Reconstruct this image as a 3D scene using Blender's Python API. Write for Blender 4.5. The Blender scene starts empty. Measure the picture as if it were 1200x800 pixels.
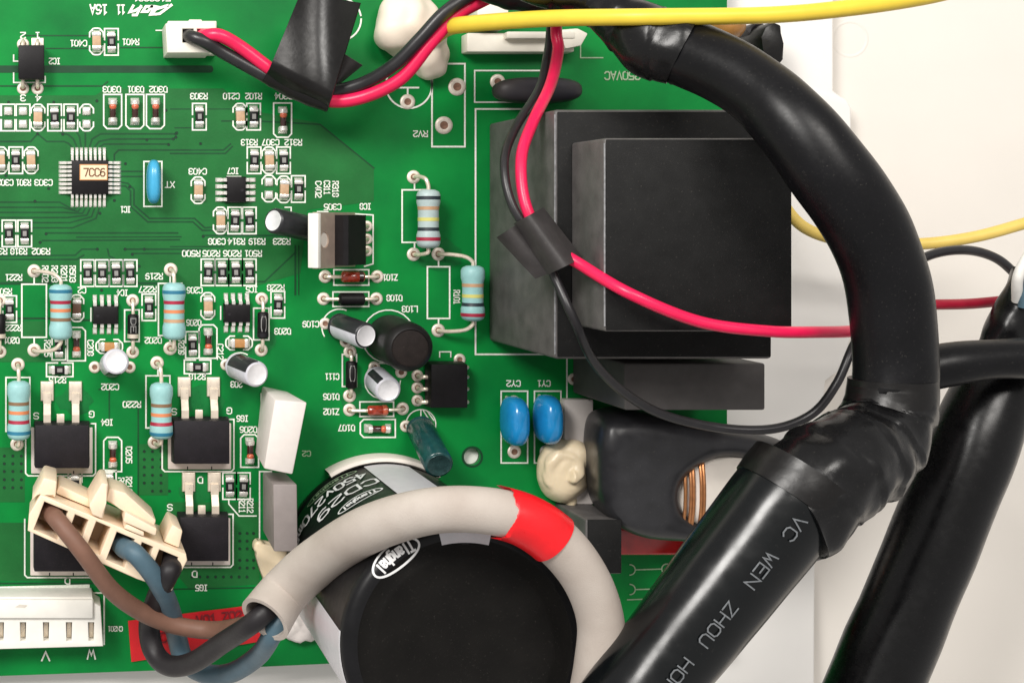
import bpy, bmesh, math, random
from mathutils import Vector, Matrix, noise
random.seed(7)
R = math.radians
sc = bpy.context.scene
COL = sc.collection
# ------------------------------------------------------------------ units
# 1 Blender unit = 1 cm.  Lengths below are given in "board steps": 63 steps = 1 cm.
sc.unit_settings.system = 'METRIC'
sc.unit_settings.scale_length = 0.01
K = 1.0 / 63.0
CX, CY, CH = 60.0, 255.0, 1575.0          # camera stands 25 cm above this spot of the board

# ------------------------------------------------------------------ camera
cam = bpy.data.cameras.new('camera')
cam.sensor_width = 36.0
cam.lens = CH / 1200.0 * 36.0
cam.shift_x = (600 - CX) / 1200.0
cam.shift_y = -(400 - CY) / 1200.0
cam.clip_start = 0.5
cam.clip_end = 500
camo = bpy.data.objects.new('camera', cam)
COL.objects.link(camo)
camo.location = ((CX - 600) * K, -(CY - 400) * K, CH * K)
sc.camera = camo

# ------------------------------------------------------------------ world and lamps (indoor light)
world = bpy.data.worlds.new('World')
sc.world = world
world.use_nodes = True
wb = world.node_tree.nodes['Background']
wb.inputs['Color'].default_value = (1.0, 0.97, 0.94, 1)
wb.inputs['Strength'].default_value = 0.31

def area(name, loc, target, size, power, col):
    l = bpy.data.lights.new(name, 'AREA')
    l.shape = 'RECTANGLE'
    l.size, l.size_y = size
    l.energy = power
    l.color = col
    o = bpy.data.objects.new(name, l)
    COL.objects.link(o)
    o.location = loc
    o.rotation_euler = (Vector(target) - Vector(loc)).to_track_quat('-Z', 'Y').to_euler()
    return o
area('window_light', (-34, 30, 44), (0, 0, 0), (20, 15), 19000, (1.0, 0.97, 0.93))
area('top_light', (6, 36, 62), (4, 0, 0), (30, 16), 15000, (1.0, 0.96, 0.91))  # unseen lamp on the top side, placed for highlights along the cable

sc.view_settings.view_transform = 'Standard'
sc.view_settings.look = 'None'
sc.view_settings.gamma = 1.0
sc.view_settings.exposure = 0.70

# ------------------------------------------------------------------ materials
MATS = {}
def mat(name, col, rough=0.5, metal=0.0, spec=0.5, var=0.10, vs=6.0, bump=0.0, bs=40.0, coat=0.0, trans=0.0, col2=None, wear=0.0, sheen=0.0, sss=0.0, stretch=None):
    m = bpy.data.materials.new(name)
    m.use_nodes = True
    nt = m.node_tree
    b = nt.nodes['Principled BSDF']
    b.inputs['Roughness'].default_value = rough
    b.inputs['Metallic'].default_value = metal
    b.inputs['Specular IOR Level'].default_value = spec
    b.inputs['Coat Weight'].default_value = coat
    b.inputs['Coat Roughness'].default_value = 0.15
    b.inputs['Transmission Weight'].default_value = trans
    if sss:
        b.inputs['Subsurface Weight'].default_value = sss
        b.inputs['Subsurface Radius'].default_value = (0.08, 0.06, 0.04)
        b.inputs['Subsurface Scale'].default_value = 1.0
    tc = nt.nodes.new('ShaderNodeTexCoord')
    src = tc.outputs['Object']
    if stretch:
        mp = nt.nodes.new('ShaderNodeMapping')
        mp.inputs['Scale'].default_value = stretch
        nt.links.new(src, mp.inputs['Vector'])
        src = mp.outputs['Vector']
    n = nt.nodes.new('ShaderNodeTexNoise')
    n.inputs['Scale'].default_value = vs
    n.inputs['Detail'].default_value = 5
    nt.links.new(src, n.inputs['Vector'])
    cr = nt.nodes.new('ShaderNodeValToRGB')
    cr.color_ramp.elements[0].position = 0.3
    cr.color_ramp.elements[1].position = 0.7
    c2 = col2 if col2 else col
    cr.color_ramp.elements[0].color = (*[max(0, c * (1 - var)) for c in col], 1)
    cr.color_ramp.elements[1].color = (*[min(1, c * (1 + var)) for c in c2], 1)
    nt.links.new(n.outputs['Fac'], cr.inputs['Fac'])
    cout = cr.outputs['Color']
    if wear:      # dust specks and faint scuffs with a shape of their own
        vn = nt.nodes.new('ShaderNodeTexNoise'); vn.inputs['Scale'].default_value = 26; vn.inputs['Detail'].default_value = 7; vn.inputs['Roughness'].default_value = 0.75
        nt.links.new(tc.outputs['Object'], vn.inputs['Vector'])
        r2 = nt.nodes.new('ShaderNodeMapRange'); r2.inputs['From Min'].default_value = 0.60; r2.inputs['From Max'].default_value = 0.72; r2.inputs['To Max'].default_value = wear
        nt.links.new(vn.outputs['Fac'], r2.inputs['Value'])
        mx = nt.nodes.new('ShaderNodeMix'); mx.data_type = 'RGBA'
        nt.links.new(r2.outputs['Result'], mx.inputs['Factor']); nt.links.new(cout, mx.inputs[6]); mx.inputs[7].default_value = (0.34, 0.31, 0.27, 1)
        cout = mx.outputs[2]
    nt.links.new(cout, b.inputs['Base Color'])
    n2 = nt.nodes.new('ShaderNodeTexNoise')
    n2.inputs['Scale'].default_value = bs
    n2.inputs['Detail'].default_value = 4
    nt.links.new(src, n2.inputs['Vector'])
    mr = nt.nodes.new('ShaderNodeMapRange')
    mr.inputs['To Min'].default_value = max(0.03, rough - 0.10)
    mr.inputs['To Max'].default_value = min(1.0, rough + 0.10)
    nt.links.new(n2.outputs['Fac'], mr.inputs['Value'])
    nt.links.new(mr.outputs['Result'], b.inputs['Roughness'])
    if bump:
        bp = nt.nodes.new('ShaderNodeBump')
        bp.inputs['Strength'].default_value = bump
        bp.inputs['Distance'].default_value = 0.02
        nt.links.new(n2.outputs['Fac'], bp.inputs['Height'])
        nt.links.new(bp.outputs['Normal'], b.inputs['Normal'])
    MATS[name] = m
    return m

mat('solder_mask', wear=0.05, col=(0.0010, 0.165, 0.033), col2=(0.0016, 0.215, 0.036), rough=0.42, spec=0.17, var=0.16, vs=0.7, bump=0.04, bs=25)
mat('mask_over_copper', wear=0.06, col=(0.012, 0.135, 0.030), rough=0.42, spec=0.22, var=0.16, vs=1.5, bump=0.08, bs=18)
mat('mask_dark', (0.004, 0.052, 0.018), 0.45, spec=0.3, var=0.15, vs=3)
mat('mask_line', (0.003, 0.062, 0.017), 0.45, spec=0.3, var=0.2, vs=3)
mat('flux', (0.004, 0.150, 0.032), 0.30, spec=0.3, var=0.16, vs=2.5, bump=0.1, bs=10)
mat('board_core', (0.32, 0.30, 0.12), 0.7, var=0.1)
mat('silk', (0.80, 0.83, 0.74), 0.6, var=0.12, vs=30, bump=0.1, bs=80)
mat('silk_faint', (0.30, 0.42, 0.26), 0.6, var=0.15, vs=20)
mat('solder', (0.86, 0.83, 0.78), 0.26, metal=0.6, var=0.10, vs=25, bump=0.25, bs=35)
mat('tin', (0.86, 0.75, 0.62), 0.30, metal=0.5, var=0.12, vs=6, bump=0.05, bs=12)
mat('tab_metal', (0.66, 0.52, 0.43), 0.42, metal=0.6, var=0.08, vs=6, bump=0.08, bs=20)
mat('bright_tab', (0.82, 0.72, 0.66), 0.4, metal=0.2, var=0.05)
mat('aluminium', (0.84, 0.83, 0.85), 0.40, metal=0.25, var=0.06, vs=10, bump=0.05, bs=50)
mat('copper', (0.62, 0.28, 0.12), 0.35, metal=0.8, var=0.15, vs=12)
mat('annular', (0.82, 0.74, 0.64), 0.45, metal=0.4, var=0.1, vs=20)
mat('hole_brown', (0.24, 0.125, 0.08), 0.6, var=0.3, vs=20)
mat('via_hole', (0.006, 0.012, 0.008), 0.7, var=0.2)
mat('chip_black', (0.007, 0.006, 0.007), 0.48, spec=0.22, var=0.2, vs=8, bump=0.12, bs=60)
mat('mosfet_black', wear=0.1, col=(0.011, 0.009, 0.012), rough=0.55, spec=0.25, var=0.2, vs=6, bump=0.15, bs=50)
mat('chip_mark', (0.26, 0.25, 0.24), 0.6, var=0.2)
mat('cap_tan', (0.52, 0.34, 0.20), 0.5, var=0.1, vs=20)
mat('cap_orange', (0.46, 0.22, 0.07), 0.5, var=0.12, vs=20)
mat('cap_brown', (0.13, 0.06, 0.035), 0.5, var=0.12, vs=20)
mat('resistor_cyan', (0.30, 0.55, 0.55), 0.42, spec=0.45, var=0.06, vs=8, bump=0.08, bs=30)
mat('resistor_pale', (0.42, 0.52, 0.52), 0.42, spec=0.45, var=0.06, vs=8, bump=0.08, bs=30)
mat('band_blue', (0.02, 0.17, 0.28), 0.5)
mat('band_red', (0.36, 0.015, 0.045), 0.5)
mat('band_orange', (0.66, 0.22, 0.09), 0.5)
mat('band_brown', (0.22, 0.13, 0.07), 0.5)
mat('band_tan', (0.50, 0.30, 0.17), 0.5)
mat('band_yellow', (0.62, 0.58, 0.16), 0.5)
mat('band_black', (0.02, 0.03, 0.04), 0.5)
mat('glass_red', (0.36, 0.035, 0.012), 0.12, spec=0.6, coat=0.6, var=0.4, vs=18)
mat('glass_dark', (0.035, 0.008, 0.006), 0.12, spec=0.6, coat=0.6, var=0.3, vs=14)
mat('part_red', (0.40, 0.010, 0.010), 0.2, coat=0.5, var=0.2, vs=4)
mat('bead_red', (0.62, 0.13, 0.06), 0.2, coat=0.5, var=0.25, vs=30)
mat('blue_epoxy', (0.015, 0.27, 0.62), 0.22, spec=0.5, coat=0.4, var=0.08, vs=6)
mat('blue_epoxy_pale', (0.05, 0.36, 0.60), 0.30, spec=0.5, coat=0.2, var=0.08, vs=6)
mat('dark_blue_epoxy', (0.075, 0.064, 0.060), 0.45, spec=0.4, var=0.2, vs=0.9, col2=(0.008, 0.010, 0.024))
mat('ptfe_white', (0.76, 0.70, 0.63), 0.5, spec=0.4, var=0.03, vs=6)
mat('relay_white', (0.76, 0.70, 0.66), 0.55, spec=0.4, var=0.03, vs=6)
mat('film_grey', (0.27, 0.235, 0.225), 0.5, var=0.06, vs=6)
mat('cream_plastic', (0.87, 0.70, 0.52), 0.48, spec=0.4, var=0.04, vs=4, sss=0.15)
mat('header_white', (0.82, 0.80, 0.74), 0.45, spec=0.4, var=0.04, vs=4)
mat('connector_white', (0.80, 0.76, 0.66), 0.45, var=0.04, vs=4)
mat('silicone', (0.82, 0.72, 0.60), 0.45, spec=0.4, var=0.04, vs=2, bump=0.12, bs=6)
mat('glue', (0.82, 0.68, 0.47), 0.35, spec=0.5, var=0.06, vs=3, bump=0.10, bs=8, sss=0.1)
mat('wire_pink', wear=0.06, col=(0.80, 0.012, 0.085), rough=0.34, spec=0.45, var=0.06, vs=4)
mat('wire_black', (0.016, 0.015, 0.017), 0.36, spec=0.5, var=0.2, vs=4)
mat('wire_yellow', wear=0.1, col=(0.82, 0.60, 0.055), rough=0.42, spec=0.4, var=0.05, vs=3)
mat('wire_straw', (0.74, 0.54, 0.13), 0.45, spec=0.4, var=0.06, vs=3)
mat('wire_red_shaded', (0.36, 0.008, 0.030), 0.42, spec=0.4, var=0.08, vs=4)  # shade put into the red for the far run of the wire
mat('wire_brown', wear=0.12, col=(0.19, 0.098, 0.068), rough=0.55, spec=0.35, var=0.08, vs=4, bump=0.06, bs=20)
mat('wire_blue', (0.075, 0.135, 0.175), 0.5, spec=0.4, var=0.10, vs=4, bump=0.06, bs=20)
mat('wire_charcoal', (0.014, 0.012, 0.014), 0.5, spec=0.4, var=0.15, vs=4, bump=0.06, bs=20)
mat('wire_white', (0.78, 0.76, 0.72), 0.45)
mat('tape_black', wear=0.08, col=(0.005, 0.0045, 0.0045), rough=0.33, spec=0.36, var=0.25, vs=3, bump=0.14, bs=9)
mat('tape_dull', wear=0.15, col=(0.040, 0.036, 0.036), rough=0.50, spec=0.4, var=0.2, vs=4, bump=0.12, bs=12)
mat('tape_shiny', wear=0.12, col=(0.0045, 0.0045, 0.005), rough=0.27, spec=0.36, var=0.25, vs=3, bump=0.30, bs=5)
mat('sleeve_black', wear=0.16, col=(0.0035, 0.0035, 0.0045), rough=0.36, spec=0.27, var=0.2, vs=2, bump=0.04, bs=14)
mat('sleeve_gloss', wear=0.05, col=(0.002, 0.0028, 0.0034), rough=0.22, spec=0.40, var=0.2, vs=2, bump=0.03, bs=5)
mat('sleeve_satin', wear=0.07, col=(0.003, 0.003, 0.0035), rough=0.27, spec=0.34, var=0.2, vs=2, bump=0.05, bs=8)
mat('sleeve_print', (0.13, 0.14, 0.15), 0.5, var=0.3, vs=30)
mat('shrink', wear=0.16, col=(0.024, 0.024, 0.027), rough=0.33, spec=0.45, var=0.2, vs=3, bump=0.10, bs=6)
mat('glass_sleeve', wear=0.12, col=(0.43, 0.37, 0.325), rough=0.7, spec=0.3, var=0.05, vs=1.2, col2=(0.48, 0.43, 0.385), bump=0.30, bs=55)
mat('tape_red', (0.76, 0.010, 0.016), 0.32, spec=0.45, var=0.10, vs=3, bump=0.16, bs=8)
mat('red_label', (0.62, 0.008, 0.014), 0.42, var=0.08, vs=4)
mat('label_print', (0.20, 0.004, 0.010), 0.6, var=0.1)
mat('trafo_black', wear=0.16, col=(0.009, 0.009, 0.009), rough=0.6, spec=0.18, var=0.2, vs=4, bump=0.10, bs=60)
mat('trafo_lit_side', wear=0.15, col=(0.105, 0.098, 0.096), rough=0.50, spec=0.4, var=0.25, vs=3, bump=0.10, bs=30)  # case tone raised for window light on the walls facing left
mat('edge_pale', (0.22, 0.22, 0.23), 0.5, var=0.3, vs=12)
mat('block_grey', wear=0.14, col=(0.092, 0.086, 0.084), rough=0.55, spec=0.25, var=0.12, vs=3, bump=0.10, bs=40)
mat('can_sleeve', wear=0.05, col=(0.006, 0.006, 0.007), rough=0.36, spec=0.25, var=0.2, vs=3, bump=0.03, bs=8)
mat('can_top', wear=0.09, col=(0.005, 0.0045, 0.004), rough=0.6, spec=0.15, var=0.3, vs=2, bump=0.06, bs=20)
mat('can_white', (0.62, 0.61, 0.64), 0.4, var=0.04)
mat('can_print', (0.74, 0.74, 0.74), 0.5, var=0.05)
mat('cap_sleeve_dark', (0.020, 0.021, 0.024), 0.35, spec=0.5, var=0.2, vs=6)
mat('cap_sleeve_light', (0.55, 0.55, 0.60), 0.40, var=0.08, vs=6)
mat('cap_sleeve_green', (0.010, 0.055, 0.055), 0.22, spec=0.55, var=0.25, vs=6)
mat('cap_top_green', (0.03, 0.07, 0.07), 0.25, metal=0.3, var=0.3, vs=12)
mat('ferrite', (0.008, 0.0075, 0.0075), 0.50, spec=0.3, var=0.2, vs=8, bump=0.10, bs=40)
mat('ferrite_top', wear=0.12, col=(0.014, 0.010, 0.009), rough=0.65, spec=0.2, var=0.2, vs=8, bump=0.15, bs=50)
mat('sticker', (0.80, 0.66, 0.44), 0.55, var=0.05, vs=10)
mat('sticker_edge', (0.55, 0.24, 0.08), 0.6, var=0.1)
mat('sticker_ink', (0.16, 0.06, 0.02), 0.6, var=0.1)
mat('enclosure', (0.79, 0.745, 0.685), 0.50, spec=0.35, var=0.03, vs=0.35, bump=0.05, bs=40)
mat('enclosure_ledge', (0.86, 0.835, 0.80), 0.50, spec=0.35, var=0.025, vs=0.5, bump=0.05, bs=40)
mat('brown_epoxy', (0.36, 0.17, 0.045), 0.4, coat=0.2, var=0.12)
mat('screw_metal', (0.30, 0.24, 0.20), 0.35, metal=0.8, var=0.3, vs=10)
mat('smudge', (0.64, 0.59, 0.52), 0.6, var=0.2, vs=3)

# ------------------------------------------------------------------ geometry helpers (coordinates: x right, y down, z up, in board steps)
def W(px, py, z=0.0):
    """the spot at height z that lies on the line of sight px,py"""
    s = 1.0 - z / CH
    return (CX + (px - CX) * s, CY + (py - CY) * s, z)
def sc_at(z): return 1.0 - z / CH

def finish(name, bm, m, parent=None, origin=(0, 0, 0), smooth=35):
    for v in bm.verts:
        v.co = Vector(((v.co.x - origin[0]) * K, -(v.co.y - origin[1]) * K, (v.co.z - origin[2]) * K))
    bmesh.ops.recalc_face_normals(bm, faces=bm.faces[:])
    me = bpy.data.meshes.new(name)
    bm.to_mesh(me)
    bm.free()
    if smooth:
        for p in me.polygons: p.use_smooth = True
        me.set_sharp_from_angle(angle=R(smooth))
    me.materials.append(MATS[m])
    o = bpy.data.objects.new(name, me)
    COL.objects.link(o)
    o.parent = parent
    return o
def part(name, mesh_or_bm, m, parent, smooth=35):
    if isinstance(mesh_or_bm, bpy.types.Mesh):
        o = bpy.data.objects.new(name, mesh_or_bm)
        COL.objects.link(o)
        o.parent = parent
        return o
    return finish(name, mesh_or_bm, m, parent, smooth=smooth)
def tag(o, label, cat, group=None, kind=None):
    if label: o['label'] = label
    if cat: o['category'] = cat
    if group: o['group'] = group
    if kind: o['kind'] = kind
    return o
def w2(p): return Vector(((p[0] - 600) * K, -(p[1] - 400) * K, p[2] * K))
def thing(name, label, cat, group=None, at=(0, 0, 0), rot=0):
    o = bpy.data.objects.new(name, None)
    o.empty_display_size = 0.2
    COL.objects.link(o)
    o.location = w2(at)
    o.rotation_euler = (0, 0, -R(rot))
    return tag(o, label, cat, group)
def solo(name, bm, m, label, cat, group=None, smooth=35):
    """a thing that is one mesh; its origin is put at its base"""
    xs = [v.co.x for v in bm.verts]; ys = [v.co.y for v in bm.verts]; zs = [v.co.z for v in bm.verts]
    og = ((min(xs) + max(xs)) / 2, (min(ys) + max(ys)) / 2, min(zs))
    o = finish(name, bm, m, None, og, smooth)
    o.location = w2(og)
    return tag(o, label, cat, group)
def wpart(name, bm, m, root, at, smooth=35):
    """part built in scene coordinates under a thing standing at `at`"""
    return finish(name, bm, m, root, at, smooth)
def shift(bm, d):
    for v in bm.verts: v.co += Vector(d)
    return bm

def box(x0, x1, y0, y1, z0, z1, bev=0.0, seg=2, bm=None):
    b = bmesh.new()
    r = bmesh.ops.create_cube(b, size=1)
    for v in b.verts:
        v.co = Vector(((x0 + x1) / 2 + v.co.x * (x1 - x0), (y0 + y1) / 2 + v.co.y * (y1 - y0), (z0 + z1) / 2 + v.co.z * (z1 - z0)))
    if bev: bmesh.ops.bevel(b, geom=b.edges[:], offset=bev, segments=seg, affect='EDGES', profile=0.5)
    return join(bm, b)
def join(bm, b):
    if bm is None: return b
    me = bpy.data.meshes.new('tmp'); b.to_mesh(me); b.free(); bm.from_mesh(me); bpy.data.meshes.remove(me)
    return bm
def frustum(base, top, z0, z1, bev=0.0, bm=None, seg=2):
    """base and top: lists of 4 corners"""
    b = bmesh.new()
    vb = [b.verts.new((p[0], p[1], z0)) for p in base]
    vt = [b.verts.new((p[0], p[1], z1)) for p in top]
    n = len(base)
    b.faces.new(vb[::-1]); b.faces.new(vt)
    for i in range(n): b.faces.new((vb[i], vb[(i + 1) % n], vt[(i + 1) % n], vt[i]))
    if bev: bmesh.ops.bevel(b, geom=b.edges[:], offset=bev, segments=seg, affect='EDGES', profile=0.5)
    return join(bm, b)
def prism(pts, z0, z1, bev=0.0, bm=None, seg=2): return frustum(pts, pts, z0, z1, bev, bm, seg)
def poly(pts, z, bm=None):
    b = bm or bmesh.new()
    b.faces.new([b.verts.new((p[0], p[1], z)) for p in pts])
    return b
def lathe(prof, n=20, p=(0, 0, 0), axis=(0, 0, 1), bm=None, a0=0.0, a1=2 * math.pi):
    b = bm or bmesh.new()
    q = Vector((0, 0, 1)).rotation_difference(Vector(axis).normalized())
    full = abs(a1 - a0 - 2 * math.pi) < 1e-4
    cnt = n if full else n + 1
    rings = []
    for (r, z) in prof:
        if r < 1e-6:
            rings.append([b.verts.new(Vector(p) + q @ Vector((0, 0, z)))])
        else:
            rings.append([b.verts.new(Vector(p) + q @ Vector((r * math.cos(a0 + (a1 - a0) * i / n), r * math.sin(a0 + (a1 - a0) * i / n), z))) for i in range(cnt)])
    for A, B in zip(rings, rings[1:]):
        for i in range(n):
            j = (i + 1) % cnt
            if len(A) == 1 and len(B) == 1: continue
            if len(A) == 1: b.faces.new((A[0], B[i], B[j]))
            elif len(B) == 1: b.faces.new((A[i], A[j], B[0]))
            else: b.faces.new((A[i], A[j], B[j], B[i]))
    return b
def smooth_path(pts, per=8):
    P = [Vector(p) for p in pts]
    if len(P) < 3:
        return [P[0].lerp(P[-1], i / per) for i in range(per + 1)] if len(P) == 2 else P
    out = []
    E = [P[0] * 2 - P[1]] + P + [P[-1] * 2 - P[-2]]
    for i in range(1, len(E) - 2):
        a, b, c, d = E[i - 1], E[i], E[i + 1], E[i + 2]
        for k in range(per):
            t = k / per
            out.append(0.5 * ((2 * b) + (c - a) * t + (2 * a - 5 * b + 4 * c - d) * t * t + (3 * b - a - 3 * c + d) * t ** 3))
    out.append(P[-1])
    return out
def frames(path):
    T = []
    for i in range(len(path)):
        d = path[min(i + 1, len(path) - 1)] - path[max(i - 1, 0)]
        T.append(d.normalized())
    up = Vector((0, 0, 1))
    if abs(T[0].dot(up)) > 0.95: up = Vector((0, 1, 0))
    N = [(up - T[0] * up.dot(T[0])).normalized()]
    for i in range(1, len(path)):
        v = N[-1] - T[i] * N[-1].dot(T[i])
        N.append(v.normalized())
    return T, N
def tube(pts, r, n=12, per=8, bm=None, wob=0.0, ws=0.05, flat=1.0, raw=False, ridge=0.0, pitch=30.0, hollow=0.0, seed=0.0):
    """pts (x,y,z[,r]) in scene coordinates"""
    b = bm or bmesh.new()
    pts4 = [(*p[:3], p[3] if len(p) > 3 else r) for p in pts]
    if raw: path4 = [Vector(p) for p in pts4]
    else: path4 = smooth_path([Vector(p) for p in pts4], per)
    path = [Vector(p[:3]) for p in path4]; rad = [p[3] for p in path4]
    T, N = frames(path)
    rings = []; s = 0.0
    for i, c in enumerate(path):
        if i: s += (path[i] - path[i - 1]).length
        B = T[i].cross(N[i])
        ring = []
        for k in range(n):
            a = 2 * math.pi * k / n
            d = N[i] * math.cos(a) * flat + B * math.sin(a)
            rr = rad[i]
            if ridge: rr += ridge * (((s / pitch + a / (2 * math.pi)) % 1.0) - 0.5)
            co = c + d * rr
            if wob: co = co + d * (wob * noise.noise(co * ws + Vector((seed, seed * 2, 0))))
            ring.append(b.verts.new(co))
        rings.append(ring)
    for A, C in zip(rings, rings[1:]):
        for k in range(n):
            b.faces.new((A[k], A[(k + 1) % n], C[(k + 1) % n], C[k]))
    for ring, c, t in ((rings[0], path[0], -T[0]), (rings[-1], path[-1], T[-1])):
        if hollow:
            inner = [b.verts.new(c + (v.co - c) * hollow) for v in ring]
            deep = [b.verts.new(c + (v.co - c) * hollow - t * rad[0] * 0.8) for v in ring]
            for k in range(n):
                b.faces.new((ring[k], ring[(k + 1) % n], inner[(k + 1) % n], inner[k]))
                b.faces.new((inner[k], inner[(k + 1) % n], deep[(k + 1) % n], deep[k]))
            b.faces.new(deep)
        else:
            b.faces.new(ring)
    return b
def melt(o, vox=0.025, it=30):
    m = o.modifiers.new('melt', 'REMESH'); m.mode = 'VOXEL'; m.voxel_size = vox; m.use_smooth_shade = True
    m2 = o.modifiers.new('smooth', 'SMOOTH'); m2.factor = 0.6; m2.iterations = it
    return o
def A(*pts):
    """apparent (px,py,z[,radius]) points -> scene points"""
    out = []
    for i, p in enumerate(pts):
        w = W(*p[:3])
        if len(p) > 3:
            q0, q1 = pts[max(i - 1, 0)], pts[min(i + 1, len(pts) - 1)]
            n_ = Vector((-(q1[1] - q0[1]), q1[0] - q0[0])).normalized()
            k_ = math.sqrt(1 + (((p[0] - CX) * n_.x + (p[1] - CY) * n_.y) / CH) ** 2)
            out.append((*w, p[3] * sc_at(p[2]) / k_))
        else: out.append(w)
    return out
def ellipsoid(c, r, bm=None, u=20, v=12, p=1.0, wob=0.0, ws=0.08):
    b = bmesh.new()
    bmesh.ops.create_uvsphere(b, u_segments=u, v_segments=v, radius=1)
    for q in b.verts:
        d = q.co.copy()
        if p != 1.0:
            d = Vector([math.copysign(abs(t) ** p, t) for t in d])
        co = Vector((c[0] + d.x * r[0], c[1] + d.y * r[1], c[2] + d.z * r[2]))
        if wob: co += d * wob * noise.noise(co * ws)
        q.co = co
    return join(bm, b)
def sheet(fn, nu, nv, thick=1.0):
    b = bmesh.new()
    g = [[b.verts.new(fn(i / nu, j / nv)) for j in range(nv + 1)] for i in range(nu + 1)]
    for i in range(nu):
        for j in range(nv):
            b.faces.new((g[i][j], g[i + 1][j], g[i + 1][j + 1], g[i][j + 1]))
    bmesh.ops.recalc_face_normals(b, faces=b.faces[:])
    bmesh.ops.solidify(b, geom=b.faces[:], thickness=thick)
    return b
def plate(outer, holes, z0, z1, bev=0.0, res=2):
    """flat plate with real holes; rounded rim when bev > 0"""
    cu = bpy.data.curves.new('tmp', 'CURVE')
    cu.dimensions = '2D'
    cu.fill_mode = 'BOTH'
    for loop in [outer] + list(holes):
        s = cu.splines.new('POLY')
        s.points.add(len(loop) - 1)
        for p, q in zip(s.points, loop): p.co = (q[0], q[1], 0, 1)
        s.use_cyclic_u = True
    cu.extrude = max(0.001, (z1 - z0) / 2 - bev)
    cu.bevel_depth = bev
    cu.bevel_resolution = res
    cu.offset = -bev
    ob = bpy.data.objects.new('tmp', cu)
    me = bpy.data.meshes.new_from_object(ob)
    b = bmesh.new(); b.from_mesh(me)
    bpy.data.meshes.remove(me); bpy.data.objects.remove(ob); bpy.data.curves.remove(cu)
    for v in b.verts: v.co.z += (z0 + z1) / 2
    bmesh.ops.remove_doubles(b, verts=b.verts[:], dist=0.001)
    return b
def circle(cx, cy, r, n=20, ry=None, a0=0.0, a1=None):
    ry = ry or r
    if a1 is None: return [(cx + r * math.cos(2 * math.pi * i / n), cy + ry * math.sin(2 * math.pi * i / n)) for i in range(n)]
    return [(cx + r * math.cos(a0 + (a1 - a0) * i / n), cy + ry * math.sin(a0 + (a1 - a0) * i / n)) for i in range(n + 1)]
def rrect(x0, x1, y0, y1, r, n=4):
    out = []
    for (cx, cy, a) in ((x1 - r, y1 - r, 0), (x0 + r, y1 - r, 90), (x0 + r, y0 + r, 180), (x1 - r, y0 + r, 270)):
        for i in range(n + 1):
            t = R(a + 90 * i / n); out.append((cx + r * math.cos(t), cy + r * math.sin(t)))
    return out
def rot2(p, c, a):
    ca, sa = math.cos(a), math.sin(a); x, y = p[0] - c[0], p[1] - c[1]
    return (c[0] + x * ca - y * sa, c[1] + x * sa + y * ca)

# ---- strokes and lettering
def stroke(pts, w, bm, f=None, closed=False):
    """flat ribbon along 2-D points; f maps (x,y) to a 3-D point"""
    f = f or (lambda x, y: (x, y, 0))
    P = [Vector((p[0], p[1])) for p in pts]
    if closed and (P[0] - P[-1]).length < 1e-6: P.pop()
    n = len(P); L = []; Rr = []
    for i in range(n):
        if closed: a, c = P[i - 1], P[(i + 1) % n]
        else: a, c = P[max(i - 1, 0)], P[min(i + 1, n - 1)]
        d1 = (P[i] - a); d2 = (c - P[i])
        if d1.length < 1e-6: d1 = d2
        if d2.length < 1e-6: d2 = d1
        d1, d2 = d1.normalized(), d2.normalized()
        t = (d1 + d2)
        t = t.normalized() if t.length > 1e-4 else d1
        nn = Vector((-t.y, t.x))
        k = max(0.45, abs(nn.dot(Vector((-d1.y, d1.x)))))
        o = nn * (w / 2 / k)
        e = Vector((0, 0))
        if not closed and i == 0: e = -d2 * w / 2
        if not closed and i == n - 1: e = d1 * w / 2
        L.append(bm.verts.new(f(*(P[i] + o + e)))); Rr.append(bm.verts.new(f(*(P[i] - o + e))))
    for i in range(n if closed else n - 1):
        j = (i + 1) % n
        bm.faces.new((L[i], L[j], Rr[j], Rr[i]))
    return bm
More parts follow.
